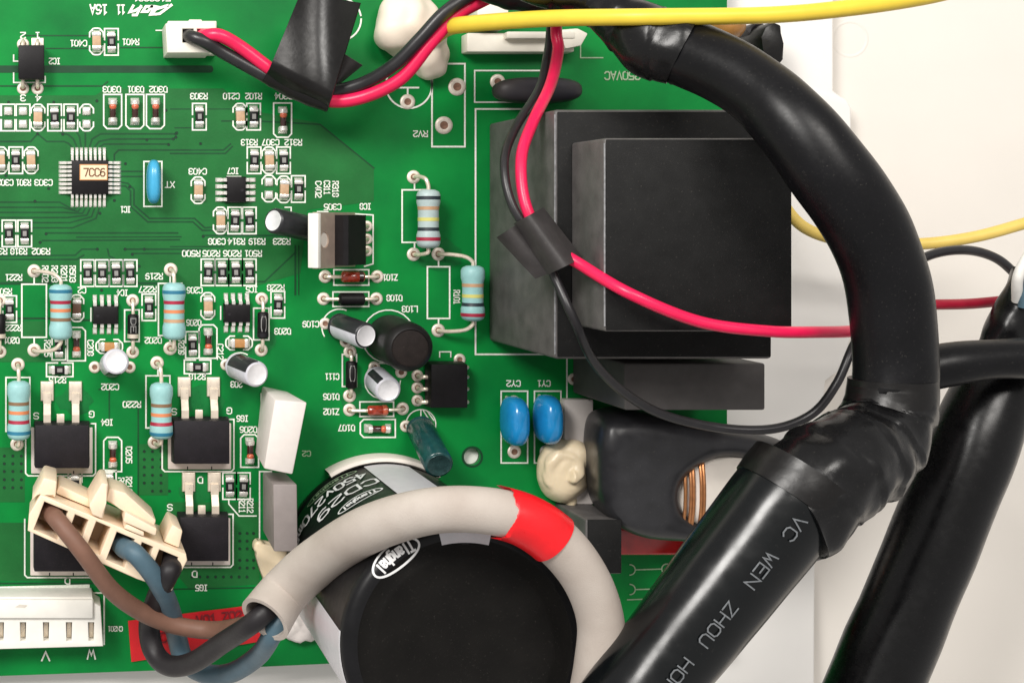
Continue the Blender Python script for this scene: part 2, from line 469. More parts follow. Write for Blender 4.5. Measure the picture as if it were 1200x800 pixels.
G = {
 '0': [[(1,0),(3,0),(4,1),(4,5),(3,6),(1,6),(0,5),(0,1),(1,0)]],
 '1': [[(.8,5),(2,6),(2,0)],[(.8,0),(3.2,0)]],
 '2': [[(0,5),(1,6),(3,6),(4,5),(4,4),(0,1),(0,0),(4,0)]],
 '3': [[(0,5.2),(1,6),(3,6),(4,5),(4,4),(3,3.1),(1.4,3.1)],[(3,3.1),(4,2),(4,1),(3,0),(1,0),(0,.8)]],
 '4': [[(3,0),(3,6),(0,2),(4.2,2)]],
 '5': [[(4,6),(.3,6),(.2,3.4),(2.8,3.6),(4,2.6),(4,1),(3,0),(1,0),(0,.8)]],
 '6': [[(3.6,5.6),(2.6,6),(1,5.6),(0,4),(0,1),(1,0),(3,0),(4,1),(4,2.4),(3,3.4),(1,3.4),(0,2.4)]],
 '7': [[(0,6),(4,6),(1.5,0)]],
 '8': [[(1,3.1),(0,4),(0,5),(1,6),(3,6),(4,5),(4,4),(3,3.1),(1,3.1),(0,2),(0,1),(1,0),(3,0),(4,1),(4,2),(3,3.1)]],
 '9': [[(.4,.4),(1.4,0),(3,.4),(4,2),(4,5),(3,6),(1,6),(0,5),(0,3.6),(1,2.6),(3,2.6),(4,3.6)]],
 'A': [[(0,0),(2,6),(4,0)],[(.7,2),(3.3,2)]],
 'B': [[(0,0),(0,6),(3,6),(4,5),(4,4),(3,3.1),(0,3.1)],[(3,3.1),(4,2),(4,1),(3,0),(0,0)]],
 'C': [[(4,5),(3,6),(1,6),(0,5),(0,1),(1,0),(3,0),(4,1)]],
 'D': [[(0,0),(0,6),(2.6,6),(4,4.6),(4,1.4),(2.6,0),(0,0)]],
 'E': [[(4,6),(0,6),(0,0),(4,0)],[(0,3.1),(3,3.1)]],
 'F': [[(4,6),(0,6),(0,0)],[(0,3.1),(3,3.1)]],
 'G': [[(4,5),(3,6),(1,6),(0,5),(0,1),(1,0),(3,0),(4,1),(4,2.8),(2.4,2.8)]],
 'H': [[(0,0),(0,6)],[(4,0),(4,6)],[(0,3),(4,3)]],
 'I': [[(2,0),(2,6)],[(.8,6),(3.2,6)],[(.8,0),(3.2,0)]],
 'K': [[(0,0),(0,6)],[(4,6),(0,2.6)],[(1.4,3.6),(4,0)]],
 'L': [[(0,6),(0,0),(4,0)]],
 'M': [[(0,0),(0,6),(2,2.4),(4,6),(4,0)]],
 'N': [[(0,0),(0,6),(4,0),(4,6)]],
 'O': [[(1,0),(3,0),(4,1),(4,5),(3,6),(1,6),(0,5),(0,1),(1,0)]],
 'R': [[(0,0),(0,6),(3,6),(4,5),(4,4),(3,3),(0,3)],[(2,3),(4,0)]],
 'S': [[(4,5.2),(3,6),(1,6),(0,5),(0,4),(1,3.1),(3,3.1),(4,2.2),(4,1),(3,0),(1,0),(0,.8)]],
 'T': [[(0,6),(4,6)],[(2,6),(2,0)]],
 'U': [[(0,6),(0,1),(1,0),(3,0),(4,1),(4,6)]],
 'V': [[(0,6),(2,0),(4,6)]],
 'W': [[(0,6),(1,0),(2,3.6),(3,0),(4,6)]],
 'X': [[(0,6),(4,0)],[(0,0),(4,6)]],
 'Y': [[(0,6),(2,3),(4,6)],[(2,3),(2,0)]],
 'Z': [[(0,6),(4,6),(0,0),(4,0)]],
 'a': [[(.4,3.6),(1.2,4),(2.6,4),(3.4,3.2),(3.4,0)],[(3.4,2.2),(1,2.2),(.2,1.4),(.2,.7),(1,0),(2.4,0),(3.4,.9)]],
 'i': [[(1.8,0),(1.8,4)],[(1.8,5.2),(1.8,5.8)]],
 'n': [[(.2,0),(.2,4)],[(.2,3),(1.2,4),(2.6,4),(3.4,3.2),(3.4,0)]],
 'g': [[(3.4,4),(3.4,-1),(2.6,-1.8),(.6,-1.8)],[(3.4,3.2),(2.4,4),(1,4),(.2,3.2),(.2,1),(1,.2),(2.4,.2),(3.4,1)]],
 'h': [[(.2,0),(.2,6)],[(.2,3),(1.2,4),(2.6,4),(3.4,3.2),(3.4,0)]],
 'v': [[(.2,4),(1.8,0),(3.4,4)]],
 'm': [[(0,0),(0,4)],[(0,3.2),(1,4),(1.8,3.4),(1.8,0)],[(1.8,3.4),(2.8,4),(3.8,3.2),(3.8,0)]],
 '-': [[(.6,3),(3.4,3)]], ' ': [],
}
def text_strokes(s, w, h, gap=0.30):
    """strokes of the word centred on 0,0 (x right, y down), fitted to w x h"""
    adv = 4 * (1 + gap) ; total = adv * (len(s) - 1) + 4
    kx, ky = w / total, h / 6.0
    out = []
    for i, ch in enumerate(s):
        for st in G.get(ch, []):
            out.append([((i * adv + x - total / 2) * kx, -(y - 3) * ky) for x, y in st])
    return out
def densify(st, step):
    out = [st[0]]
    for a, b in zip(st, st[1:]):
        d = math.hypot(b[0] - a[0], b[1] - a[1]); n = max(1, int(d / step))
        for i in range(1, n + 1): out.append((a[0] + (b[0] - a[0]) * i / n, a[1] + (b[1] - a[1]) * i / n))
    return out
def lettering(s, px, py, h, rot=180, w=None, lw=None, z=0.9, parent=None, m='silk', at=(0, 0, 0), gap=0.30):
    w = (w or h * 0.78 * len(s)) * (0.93 if len(s) > 2 else 1.0)
    lw = lw or h * 0.17
    a = R(rot); bm = bmesh.new()
    for i, st in enumerate(text_strokes(s, w, h, gap)):
        stroke([(px + x * math.cos(a) - y * math.sin(a), py + x * math.sin(a) + y * math.cos(a)) for x, y in st], lw, bm, lambda x, y, i=i: (x, y, z + 0.012 * (i % 5)))
    return finish('lettering', bm, m, parent, at, smooth=0)

# =================================================================== THE SETTING: plastic enclosure under the board
fl = box(-900, 2400, -900, 2000, -150, -62)
o = solo('enclosure_floor', fl, 'enclosure', None, None, smooth=0); o['kind'] = 'structure'
def Wl(*pts): return [W(p[0], p[1], -34)[:2] for p in pts]
led = plate(Wl((-300, -300), (977, -300), (977, 106), (984, 112), (992, 116), (998, 126), (1000, 380), (990, 430), (968, 446), (956, 560), (954, 1100), (-300, 1100)), [], -61.5, -34, 3.0)
o = solo('enclosure_ledge', led, 'enclosure_ledge', None, None, smooth=40); o['kind'] = 'structure'
ring = lathe([(19, 0), (20, .35), (22, .35), (23, 0)], 40, W(996, 46, -62))
solo('moulded_ring', ring, 'enclosure', 'faint round ring moulded into the cream enclosure near the top right', 'moulding')


# =================================================================== CIRCUIT BOARD
BAT = (400, 400, -10)
board = thing('circuit_board', 'green printed circuit board with white markings carrying all the components', 'circuit board', at=BAT)
def bp(name, bm, m, smooth=0): return finish(name, bm, m, board, BAT, smooth)
outer = [(-160, -160), (852, -160), (852, 760), (430, 775), (300, 781), (-160, 797)]
bp('substrate', plate(outer, [circle(553.5, 535, 10, 24)], -10, 0), 'solder_mask')
solo('added_post', lathe([(0, -33.8), (13, -33.8), (12.6, -12), (11.5, -10.6), (0, -10.6)], 28, (553.5, 535, 0)), 'enclosure_ledge', 'white post added under the round mounting hole to show bright, left of capacitor CY2', 'post')  # post added so the shaded hole shows bright
hole_ring = lathe([(10, 0.05), (10, 0.5), (12.4, 0.5), (12.6, 0.05)], 28, (553.5, 535, 0)); bp('hole_rim', hole_ring, 'mask_dark')
# copper areas under the mask
areas = [
 [(-160, 112), (112, 112), (124, 104), (262, 104), (285, 128), (372, 144), (438, 196), (438, 236), (360, 246), (352, 320), (304, 334), (170, 336), (160, 332), (-160, 332)],
 [(-160, 376), (52, 376), (52, 424), (-160, 424)],
 [(-160, 524), (29, 524), (29, 588), (-160, 588)],
 [(163, 520), (197, 520), (197, 580), (163, 580)],
 [(-160, 612), (116, 612), (116, 680), (-160, 680)],
 [(196, 588), (304, 588), (304, 684), (222, 690), (196, 660)],
]
for pts in areas: bp('copper_area', poly(pts, 0.30), 'mask_over_copper')
for (fx, fy, fr) in ((238, 470, 26), (88, 470, 22), (430, 470, 30), (515, 300, 26), (60, 410, 22), (300, 400, 24), (230, 575, 20)):
    pts = [(fx + fr * (1 + .45 * noise.noise(Vector((k * .7, fx, 0)))) * math.cos(k * .42), fy + fr * .7 * (1 + .45 * noise.noise(Vector((k * .7, fy, 5)))) * math.sin(k * .42)) for k in range(15)]
    bp('flux_stain', poly(pts, 0.345), 'flux')
bp('dark_strip', poly(rrect(-160, 250, 77, 85.5, 4), 0.32), 'mask_dark')  # flat darker green strip across the board
# gaps between tracks: joined, too fine to pick apart
tr = bmesh.new(); tk = [0]
def trace(*pts, w=2.0):
    tk[0] += 1
    stroke(pts, w, tr, lambda x, y, z=0.38 + 0.01 * (tk[0] % 7): (x, y, z))
trace((84,172),(80,168),(75,166),(55,166),(44,157),(36,166),(0,166)); trace((90,172),(86,163),(80,158),(70,155)); trace((95,172),(93,160),(88,152))
trace((100,172),(100,156)); trace((105,172),(108,163),(118,157),(206,157)); trace((111,172),(116,166),(130,163),(202,163)); trace((117,172),(122,169),(197,169))
trace((134,190),(134,181),(139,176),(262,176),(270,169)); trace((200,180),(264,180),(272,172))
for i in range(6): trace((0, 237 + 6 * i), (70 + 3 * i, 237 + 6 * i), (86 + 5.3 * i, 246 + 2 * i), (90 + 5.3 * i, 243), w=1.8)
trace((139,201),(166,201)); trace((139,207),(166,207)); trace((139,213),(150,215),(157,222),(157,240),(175,256),(228,256),(240,267),(252,266)); trace((139,218),(147,218),(153,224),(153,242),(173,260),(226,260),(237,270),(252,270))
trace((54,273),(208,273)); trace((90,278),(212,277.5),w=1.6); trace((50,282),(210,281)); trace((113,292),(96,292),(88,299),(0,300)); trace((98,299),(90,304),(0,304)); trace((147,292),(236,292)); trace((155,297),(220,297),w=1.6)
trace((126,292),(128,300),(134,303)); trace((238,276),(345,276)); trace((200,289),(262,289),w=1.6); trace((0,166),(30,166))
trace((248,330),(310,330),(346,296),(346,288)); trace((346,288),(346,345),w=2.2); trace((350,288),(350,345),w=1.4)
trace((0,332),(60,332),w=3); trace((160,332),(186,332),w=3); trace((0,373),(58,373),w=2.4); trace((86,375),(108,375))
trace((126,56),(190,56),w=1.4); trace((30,42),(108,42),w=1.4); trace((54,57),(106,57),w=1.2); trace((0,101),(120,101),(126,96),w=1.6)
trace((200,128),(228,128),w=1.4); trace((240,128),(275,128),w=1.2); trace((205,150),(235,150),w=1.4); trace((260,142),(300,142),(375,146),(438,197),w=1.8);
trace((116,456),(128,456),(128,490),w=1.4); trace((162,475),(162,600),(150,610),(120,612),w=1.8); trace((0,683),(116,683),w=1.8); trace((196,690),(300,688),w=1.6)
trace((118,600),(118,640),w=1.4);
for (x0, y0, x1) in ((735, 668, 800), (735, 690, 790), (735, 703, 780)): pass
tro = bp('track_gaps', tr, 'mask_line'); tro['kind'] = 'stuff'
# vias
via_me = None
def via(x, y):
    global via_me
    if via_me is None:
        b = lathe([(1.0, 0.55), (1.0, 0.75), (1.7, 0.75), (1.9, 0.4)], 10)
        v = finish('via', b, 'mask_dark', board, (0, 0, 0), 0)
        via_me = v.data
        b = poly(circle(0, 0, 1.2, 10), 0.60); d = finish('tmp', b, 'via_hole', None, (0, 0, 0), 0)
        via_me = (via_me, d.data); bpy.data.objects.remove(d)
    else:
        v = bpy.data.objects.new('via', via_me[0]); COL.objects.link(v); v.parent = board
    v.location = Vector(((x - BAT[0]) * K, -(y - BAT[1]) * K, 10 * K))
    h = bpy.data.objects.new('via_hole', via_me[1]); COL.objects.link(h); h.parent = v
for x in (5, 15, 25):
    for y in (534, 543, 552, 561.6, 571): via(x, y)
for x in (169, 178.6, 188.6):
    for y in (528.6, 538, 547, 556.4, 565.6): via(x, y)
for x in (178.6, 188.6, 198.6): via(x, 575)
for x in (281, 289.5, 297):
    for y in (624.5, 633.5, 642.5, 656, 665): via(x, y)
for i in range(8): via(225 + 9.2 * i, 675.5)
for p in ((113.5,118.5),(171,144),(194.5,129.5),(206,157),(203,163),(197.5,169.5),(172,164),(44,157),(73.5,157.5),(10,120),(63,120),(235,168.5),(207,156),(134,235),(117,250),(147,192),(152,219),(41,236),(54,274),(47,284),(1,280),(114,292),(146.5,292),(169,292),(155,298),(238,277),(119,304),(119,340),(163,312),(77,423),(270,331),(57,221),(7,206),(206,161),(240,440)): via(*p)

# ---- pads (ring or square, with solder) and silkscreen
pad_me = {}
def pad(x, y, r=8, shape='ring'):
    key = (r, shape)
    if key not in pad_me:
        if shape == 'ring': a = finish('solder_pad', lathe([(r * .44, 0.5), (r * .46, 1.5), (r * .7, 1.8), (r * .96, 1.2), (r, 0.3)], 24), 'annular', None, (0, 0, 0), 60)
        else: a = finish('solder_pad', box(-r, r, -r, r, 0.1, 1.6, 0.6), 'annular', None, (0, 0, 0), 60)
        h = finish('tmp', lathe([(0, 0.5), (r * .25, 0.6), (r * .52, 1.5)], 16) if shape == 'ring' else lathe([(0, 1.3), (r * .4, 1.75)], 16), 'hole_brown', None)
        pad_me[key] = (a.data, h.data); bpy.data.objects.remove(a); bpy.data.objects.remove(h)
    a = bpy.data.objects.new('solder_pad', pad_me[key][0]); COL.objects.link(a); a.parent = board
    a.location = Vector(((x - BAT[0]) * K, -(y - BAT[1]) * K, 10 * K))
    h = bpy.data.objects.new('drill_hole', pad_me[key][1]); COL.objects.link(h); h.parent = a
lump_me = {}
def lump(x, y, w, h, m='solder', hz=4.0):
    key = (w, h, m); k1 = .46 if m == 'tin' else .34
    if key not in lump_me:
        a = finish('tmp', frustum([(-w/2,-h/2),(w/2,-h/2),(w/2,h/2),(-w/2,h/2)], [(-w*k1,-h*k1),(w*k1,-h*k1),(w*k1,h*k1),(-w*k1,h*k1)], 0.2, hz, 0.8), m, None, smooth=70)
        lump_me[key] = a.data; bpy.data.objects.remove(a)
    a = bpy.data.objects.new('solder_pad', lump_me[key]); COL.objects.link(a); a.parent = board
    a.location = Vector(((x - BAT[0]) * K, -(y - BAT[1]) * K, 10 * K))
def silk(strokes, w=1.7, z=0.9, m='silk'):
    for i, s in enumerate(strokes):
        b = bmesh.new()
        closed = len(s) > 2 and s[0] == s[-1]
        stroke(s, w, b, lambda x, y, i=i: (x, y, z + 0.012 * (i % 6)), closed)
        bp('silkscreen_outline', b, m)
def srect(x0, x1, y0, y1, w=1.7): silk([[(x0, y0), (x1, y0), (x1, y1), (x0, y1), (x0, y0)]], w)
def outline(kind, cx, cy, rot=0, w=16, h=31):
    a, b, g = w / 2, h / 2, 2.6
    if kind == 'r': ss = [[(-a, -g), (-a, -b), (a, -b), (a, -g)], [(-a, g), (-a, b), (a, b), (a, g)]]
    elif kind == 'c': ss = [[(-a, -b + 10), (-a, -b + 5), (-a + 4, -b + .5), (-2, -b), (2, -b), (a - 4, -b + .5), (a, -b + 5), (a, -b + 10)], [(-a, b - 10), (-a, b - 5), (-a + 4, b - .5), (-2, b), (2, b), (a - 4, b - .5), (a, b - 5), (a, b - 10)]]
    elif kind == 'd': ss = [[(-a, -b), (a, -b), (a, b - 4), (a - 4, b), (-a + 4, b), (-a, b - 4), (-a, -b)]]
    elif kind == 'u': ss = [[(-a, b), (a, b), (a, -b + 4), (a - 4, -b), (-a + 4, -b), (-a, -b + 4), (-a, b)]]
    silk([[rot2((cx + p[0], cy + p[1]), (cx, cy), R(rot)) for p in s] for s in ss])
def T(s, x, y, rot=180, h=6.6, w=None, m='silk'): lettering(s, x, y, h, rot, w, parent=board, at=BAT, m=m, lw=h * 0.19)

# =================================================================== SMALL CHIPS
chip_me = {}
def chip_parts(kind):
    if kind in chip_me: return chip_me[kind]
    L = []
    def add(name, b, m, sm=40):
        o = finish(name, b, m, None, smooth=sm); L.append((name, o.data)); bpy.data.objects.remove(o)
    if kind == 'res':
        add('body', box(-4.6, 4.6, -8.6, 8.6, 0.9, 5.6, 0.4), 'chip_black')
        add('marking', box(-2.2, 2.2, -3.0, 3.0, 5.5, 5.75), 'chip_mark', 0)
    elif kind == 'empty': pass
    else:
        add('body', box(-5.0, 5.0, -8.0, 8.0, 0.9, 8.2, 0.8), {'tan': 'cap_tan', 'orange': 'cap_orange', 'brown': 'cap_brown'}[kind])
    hh = 6.2 if kind == 'res' else 8.8
    for s in (-1, 1):
        w = 5.0 if kind == 'res' else 5.3
        add('terminal', box(-w, w, min(s * 5.6, s * 9.6), max(s * 5.6, s * 9.6), 0.6, hh, 0.8), 'solder')
        add('solder', frustum([(-5.2, s * 9.4), (5.2, s * 9.4), (5.2, s * 13.6), (-5.2, s * 13.6)], [(-4, s * 9.5), (4, s * 9.5), (3.6, s * 10.6), (-3.6, s * 10.6)], 0.2, hh * .8, 0.7), 'solder', 70)
    chip_me[kind] = L
    return L
def chip(kind, x, y, label, rot=0, ol=True):
    isres = kind == 'res'
    if ol: outline('r' if isres else 'c', x, y, rot, 16, 31)
    t = thing('chip_resistor' if isres else 'chip_capacitor', label, 'resistor' if isres else 'capacitor', 'surface mounted chip resistors' if isres else 'surface mounted chip capacitors', (x, y, 0), rot + random.uniform(-2.5, 2.5))
    for name, me in chip_parts(kind): part(name, me, None, t)
def bare(x, y, kind='r'):
    outline(kind, x, y, 0, 16, 31)
    lump(x, y - 7.6, 11, 11); lump(x, y + 7.6, 11, 11)

T('E103081', 178, -1.5, h=6.2, w=46); T('11', 141.5, 11.5, h=10, w=9); T('16A', 115.5, 11.5, h=10.5, w=21)
lg = bmesh.new()
for i, s in enumerate(([(200.5, 6.5), (187, 16.5), (177, 17.5), (183, 11), (196, 7)], [(182, 17), (176.5, 17), (181, 8), (186, 9)], [(178, 8), (171, 8), (167, 14), (173, 14), (178, 8)], [(165, 8), (160, 18), (156, 18)], [(165, 9), (158, 13), (152, 14.5), (156, 7.5)])):
    stroke(s, 3.2, lg, lambda x, y, i=i: (x, y, 0.9 + .02 * i))
bp('printed_logo', lg, 'silk')
T('C401', 92, 51); T('R401', 153, 49.5); T('2', 27, 42, h=7); T('1', 44, 42, h=7); T('3', 27, 115, h=7); T('4', 45, 115, h=7); T('IC2', 64, 72, h=6.6, w=13.5)
T('-', 186, 36, h=7, w=9)
T('D303', 131, 105, w=22); T('D301', 159, 105, w=20); T('D302', 185.5, 105, w=22)
T('R303', 233, 113, w=21); T('C210', 271, 113, w=20); T('R102', 297, 113, w=20); T('D304', 332, 113, w=21)
silk([[(22, 72), (16, 72), (16, 65)], [(16, 86), (16, 97), (53, 97), (53, 90)]], 1.6)
chip('tan', 113, 49, 'tan chip capacitor printed C401 near the optocoupler'); chip('res', 130.5, 49.5, 'black chip resistor printed R401 just right of capacitor C401')
bare(9.6, 138); bare(27, 138)
chip('tan', 44.5, 138, 'only tan chip capacitor in the chip row under the optocoupler'); chip('res', 64, 138, 'chip resistor right of the tan capacitor in the row under the optocoupler'); chip('res', 83, 138, 'rightmost chip resistor in the row under the optocoupler')
bare(101.5, 138, 'c'); outline('r', -8, 138)
chip('res', 233.5, 137, 'lone chip resistor below the printing R303'); chip('tan', 281, 137, 'tan chip capacitor below the printing C210'); chip('res', 297, 137, 'chip resistor below the printing R102')
T('C302', 6, 214, w=20); T('R301', 27.5, 214, w=18); T('C303', 51, 214, w=22); T('IC1', 147, 245.5, w=12); T('XT', 199, 216.5, w=10.5)
chip('tan', 1, 188, 'tan chip capacitor at the left picture edge beside the processor chip'); chip('res', 18.5, 188, 'chip resistor between two tan capacitors left of the processor chip'); chip('tan', 36.5, 188, 'tan chip capacitor just left of the processor chip, above the printing C303')
chip('res', 10.6, 273.6, 'left chip resistor of the pair above the printing R302'); chip('res', 29, 273.6, 'right chip resistor of the pair above the printing R302')
T('R3', 3, 294.5, w=10); T('R318', 22, 294.5, w=20); T('R302', 48, 294.5, w=22)
T('R313', 292, 167, w=20); T('C307', 317, 167, w=21); T('R312', 343.5, 167, w=21)
chip('res', 297.6, 188, 'chip resistor below the printing R313'); chip('tan', 315, 188, 'tan chip capacitor below the printing C307'); chip('res', 332, 188, 'chip resistor below the printing R312')
T('C403', 231.6, 201, w=22); chip('tan', 232, 223, 'tan chip capacitor below the printing C403'); T('IC7', 273, 200.5, w=13.5); silk([[(266, 207), (282, 207)]], 1.4)
bare(315, 221, 'c'); chip('tan', 332.4, 222, 'tan chip capacitor left of the upright printing C402'); chip('res', 349.4, 221.6, 'chip resistor nearest the upright printing C402')
T('C402', 373, 222, rot=90, w=20); T('C311', 383, 220, rot=90, w=17); T('R318', 393, 221.6, rot=90, w=19)
T('C305', 389.6, 242.5, w=21); T('IC8', 428, 242, w=13.5)
chip('tan', 258, 258.4, 'tan chip capacitor above the printing C308'); chip('res', 275, 258.4, 'chip resistor above the printing R314'); chip('res', 292, 258.4, 'chip resistor above the printing R319')
T('C308', 254, 283, w=21); T('R314', 277, 283, w=20.5); T('R319', 301, 283, w=20); T('R323', 330, 283, w=21); silk([[(334, 243), (341, 243), (341, 247)]], 1.5)
T('R500', 224, 297, w=22); T('R205', 247.5, 297, w=21); T('R206', 272, 297, w=22); T('R501', 296.5, 297, w=21)
for x, n in ((243.6, 'R500'), (260, 'R205'), (276, 'R206'), (292, 'R501')): chip('res', x, 319, 'chip resistor in the row of four below the printing ' + n)
T('C206', 228, 340, w=19); T('IC5', 295, 339, w=14); T('R228', 323, 337, w=21)
chip('tan', 243.4, 358.4, 'tan chip capacitor printed C206, left of a small amplifier chip'); chip('res', 325.4, 357, 'chip resistor below the printing R228')
T('D206', 227, 378, w=18); chip('res', 225.4, 404, 'chip resistor beside a red ended glass diode near resistor R219'); T('R209', 212.4, 407, rot=90, w=17); T('C212', 258, 412, rot=90, w=19)
chip('orange', 280, 401.6, 'orange chip capacitor lying crossways above the silver capacitor C203', 90); chip('res', 231.4, 429.6, 'chip resistor lying crossways above the printing R218', 90)
T('R218', 231, 441, w=20); T('203', 277, 450, w=14); T('D203', 331, 388, w=20)
for x, n in ((102.6, 'leftmost chip resistor'), (119.6, 'second chip resistor from left'), (136, 'third chip resistor from left'), (152.4, 'rightmost chip resistor')): chip('res', x, 320, n + ' in the row of four above the printing IC4')
T('IC4', 143.5, 343, w=13); T('R221', 16, 325, w=20.5); T('R502', 53, 321, rot=90, w=20); T('R203', 64, 321, rot=90, w=20); T('R201', 75, 321, rot=90, w=20); T('R503', 85, 321, rot=90, w=20)
T('R50', 7, 341.5, w=14); chip('res', 11.4, 362, 'chip resistor at the left picture edge above the printing D201'); T('R222', 15.5, 384, w=19); T('D201', 13.5, 398.6, w=19)
T('C2', 96, 340, w=9); chip('brown', 90, 361, 'dark brown chip capacitor partly under the banded resistor R221'); T('R227', 173, 339, w=21.5); chip('res', 174.4, 360, 'chip resistor below the printing R227')
T('D202', 179.5, 398.6, w=20.5); T('R219', 180.5, 323.7, w=21); T('R225', 55.6, 408, rot=90, w=20); T('C208', 106, 407.4, rot=90, w=19)
chip('res', 69, 406, 'chip resistor under the lower lead of banded resistor R221'); chip('orange', 128, 405.6, 'orange chip capacitor lying crossways above the silver capacitor C202', 90)
chip('res', 70, 433, 'chip resistor lying crossways above the printing R216', 90); T('R216', 67.4, 445, w=20.5); T('C202', 129, 453, w=21.5)
T('R220', 154.5, 473.5, w=22); T('IG4', 125.6, 494.5, w=14); T('S', 42.4, 487, h=7); T('G', 107.4, 485, h=7); T('D205', 151, 532.6, rot=90, w=20)
T('IG6', 284, 490, w=14); T('G', 268.6, 481, h=7); T('S', 204, 482, h=7); T('D206', 291, 503, w=21); T('D', 234.6, 562, h=7); T('S', 199, 594, h=7); T('D', 228, 672, h=7); T('D', 79, 680, h=7); T('IG5', 236, 688, w=14.5); T('D', 72, 564, h=7)
chip('res', 269, 569, 'left chip resistor of the upright pair left of the grey brown box capacitor'); chip('res', 285, 569, 'right chip resistor of the upright pair left of the grey brown box capacitor')
T('R211', 283.5, 592, rot=90, w=17); T('R212', 293, 592, rot=90, w=17); T('R22', 142, 567, rot=90, w=16); T('R211', 151, 567, rot=90, w=18)
silk([[(268, 586), (268, 590), (280, 604), (300, 604)]], 1.5)
chip('res', 88, 567, 'chip resistor half hidden behind the cream power plug, left one'); chip('res', 128, 566, 'chip resistor half hidden behind the cream power plug, right one')
T('C109', 364, 379.6, w=20); T('C111', 389, 441, w=17); T('D106', 388, 464.5, w=19.5); T('Z102', 388, 482, w=19); T('D107', 406, 501, w=20)
T('Z101', 457, 325, w=18); T('D108', 462, 349, w=19); T('L103', 480, 362, w=19); T('R101', 535, 348, rot=90, w=17); T('RV2', 492.5, 157, w=17.5); T('CY2', 601.5, 449, w=17); T('CY1', 637, 449, w=16)
T('250VAC', 729, 89, h=9, w=44, m='silk_faint'); T('V', 53.5, 768, h=10, w=9); T('W', 107, 766, h=10, w=9); T('CN201', 135, 736, h=5.5, w=18)

# =================================================================== GLASS CHIP DIODES
def melf(x, y, label, rot=0, ol='d', h=40):
    outline(ol, x, y, rot if ol == 'd' else rot, 21, h)
    t = thing('chip_diode', label, 'diode', 'small glass chip diodes', (x, y, 0), rot)
    s = 1 if ol == 'u' else -1       # red end
    def cyl(y0, y1, r, cz=5.2): return lathe([(0, 0), (r * .9, 0), (r, .6), (r, abs(y1 - y0) - .6), (r * .9, abs(y1 - y0)), (0, abs(y1 - y0))], 14, (0, min(y0, y1), cz), (0, 1, 0))
    part('terminal', cyl(-13, -7.5, 5.2), 'solder', t); part('terminal', cyl(7.5, 13, 5.2), 'solder', t)
    part('glass_body', cyl(-7.6, 7.6, 3.8), 'glass_dark', t)
    part('red_bead', ellipsoid((0, s * 5.4, 7.0), (4.3, 3.8, 3.6)), 'bead_red', t)
    for q in (-1, 1): part('solder', frustum([(-5.6, q * 8), (5.6, q * 8), (5.6, q * 16.5), (-5.6, q * 16.5)], [(-4, q * 9), (4, q * 9), (4, q * 13), (-4, q * 13)], 0.2, 4.2, 0.8), 'solder', t, 70)
melf(132, 131, 'glass chip diode with red top end below the printing D303'); melf(158, 131, 'glass chip diode with red top end below the printing D301'); melf(182, 131, 'glass chip diode with red top end below the printing D302')
melf(331, 141, 'glass chip diode with red top end below the printing D304'); melf(243.6, 400, 'glass chip diode with red lower end right of resistor R219', 0, 'u', 39); melf(89.6, 403, 'glass chip diode with red lower end right of resistor R221', 0, 'u', 39)
melf(132, 532, 'glass chip diode with red lower end beside the printing D205', 0, 'u', 40); melf(292.4, 528, 'glass chip diode with red lower end beside the white box capacitor', 0, 'u', 38)
melf(442.5, 501.5, 'glass chip diode lying crossways beside the printing D107', 90, 'd', 41)

# =================================================================== INTEGRATED CIRCUITS
pin_me = {}
def gull(w, length, z_top, key):
    if key in pin_me: return pin_me[key]
    b = bmesh.new()     # runs along -y from the body edge at 0
    prof = [(1.0, z_top), (-length * .30, z_top), (-length * .48, 1.6), (-length, 1.4)]
    th = 1.5
    rows = []
    for (y, z) in prof: rows.append([b.verts.new((x, y, z + d)) for x, d in ((-w / 2, 0), (w / 2, 0), (w / 2, th), (-w / 2, th))])
    for a, c in zip(rows, rows[1:]):
        for i in range(4): b.faces.new((a[i], a[(i + 1) % 4], c[(i + 1) % 4], c[i]))
    b.faces.new(rows[0]); b.faces.new(rows[-1])
    b2 = frustum([(-w * .7, -length - 2), (w * .7, -length - 2), (w * .7, -length * .42), (-w * .7, -length * .42)], [(-w * .4, -length), (w * .4, -length), (w * .4, -length * .55), (-w * .4, -length * .55)], 0.2, 2.4, 0.4)
    join(b, b2)
    o = finish('pin', b, 'solder', None, smooth=50); pin_me[key] = o.data; bpy.data.objects.remove(o)
    return pin_me[key]
def pin(t, me, x, y, rot):
    o = bpy.data.objects.new('pin', me); COL.objects.link(o); o.parent = t
    o.location = (x * K, -y * K, 0); o.rotation_euler = (0, 0, -R(rot))
# processor
t = thing('processor_chip', 'square black processor chip with legs on all four sides and cream sticker', 'chip', None, (105.3, 208, 0))
part('body', frustum([(-22, -20.5), (22, -20.5), (22, 20.5), (-22, 20.5)], [(-21, -19.5), (21, -19.5), (21, 19.5), (-21, 19.5)], 1.5, 10, 0.7), 'chip_black', t)
me = gull(3.0, 12.5, 5, 'qfp')
for i in range(8):
    pin(t, me, -20.6 + 5.35 * i, -20.8, 0); pin(t, me, -20.6 + 5.35 * i, 20.8, 180)
    pin(t, me, -22.3, -17.0 + 4.95 * i, -90); pin(t, me, 22.3, -17.0 + 4.95 * i, 90)
st = part('sticker', box(-12.3, 20.3, -15, 3.6, 10.05, 10.5), 'sticker_edge', t); part('sticker_face', box(-11.3, 19.3, -14, 2.6, 10.5, 10.65), 'sticker', st)
lettering('7CC6', 5, -5.6, 8.8, 0, 26, 1.5, 10.8, t, 'sticker_ink')
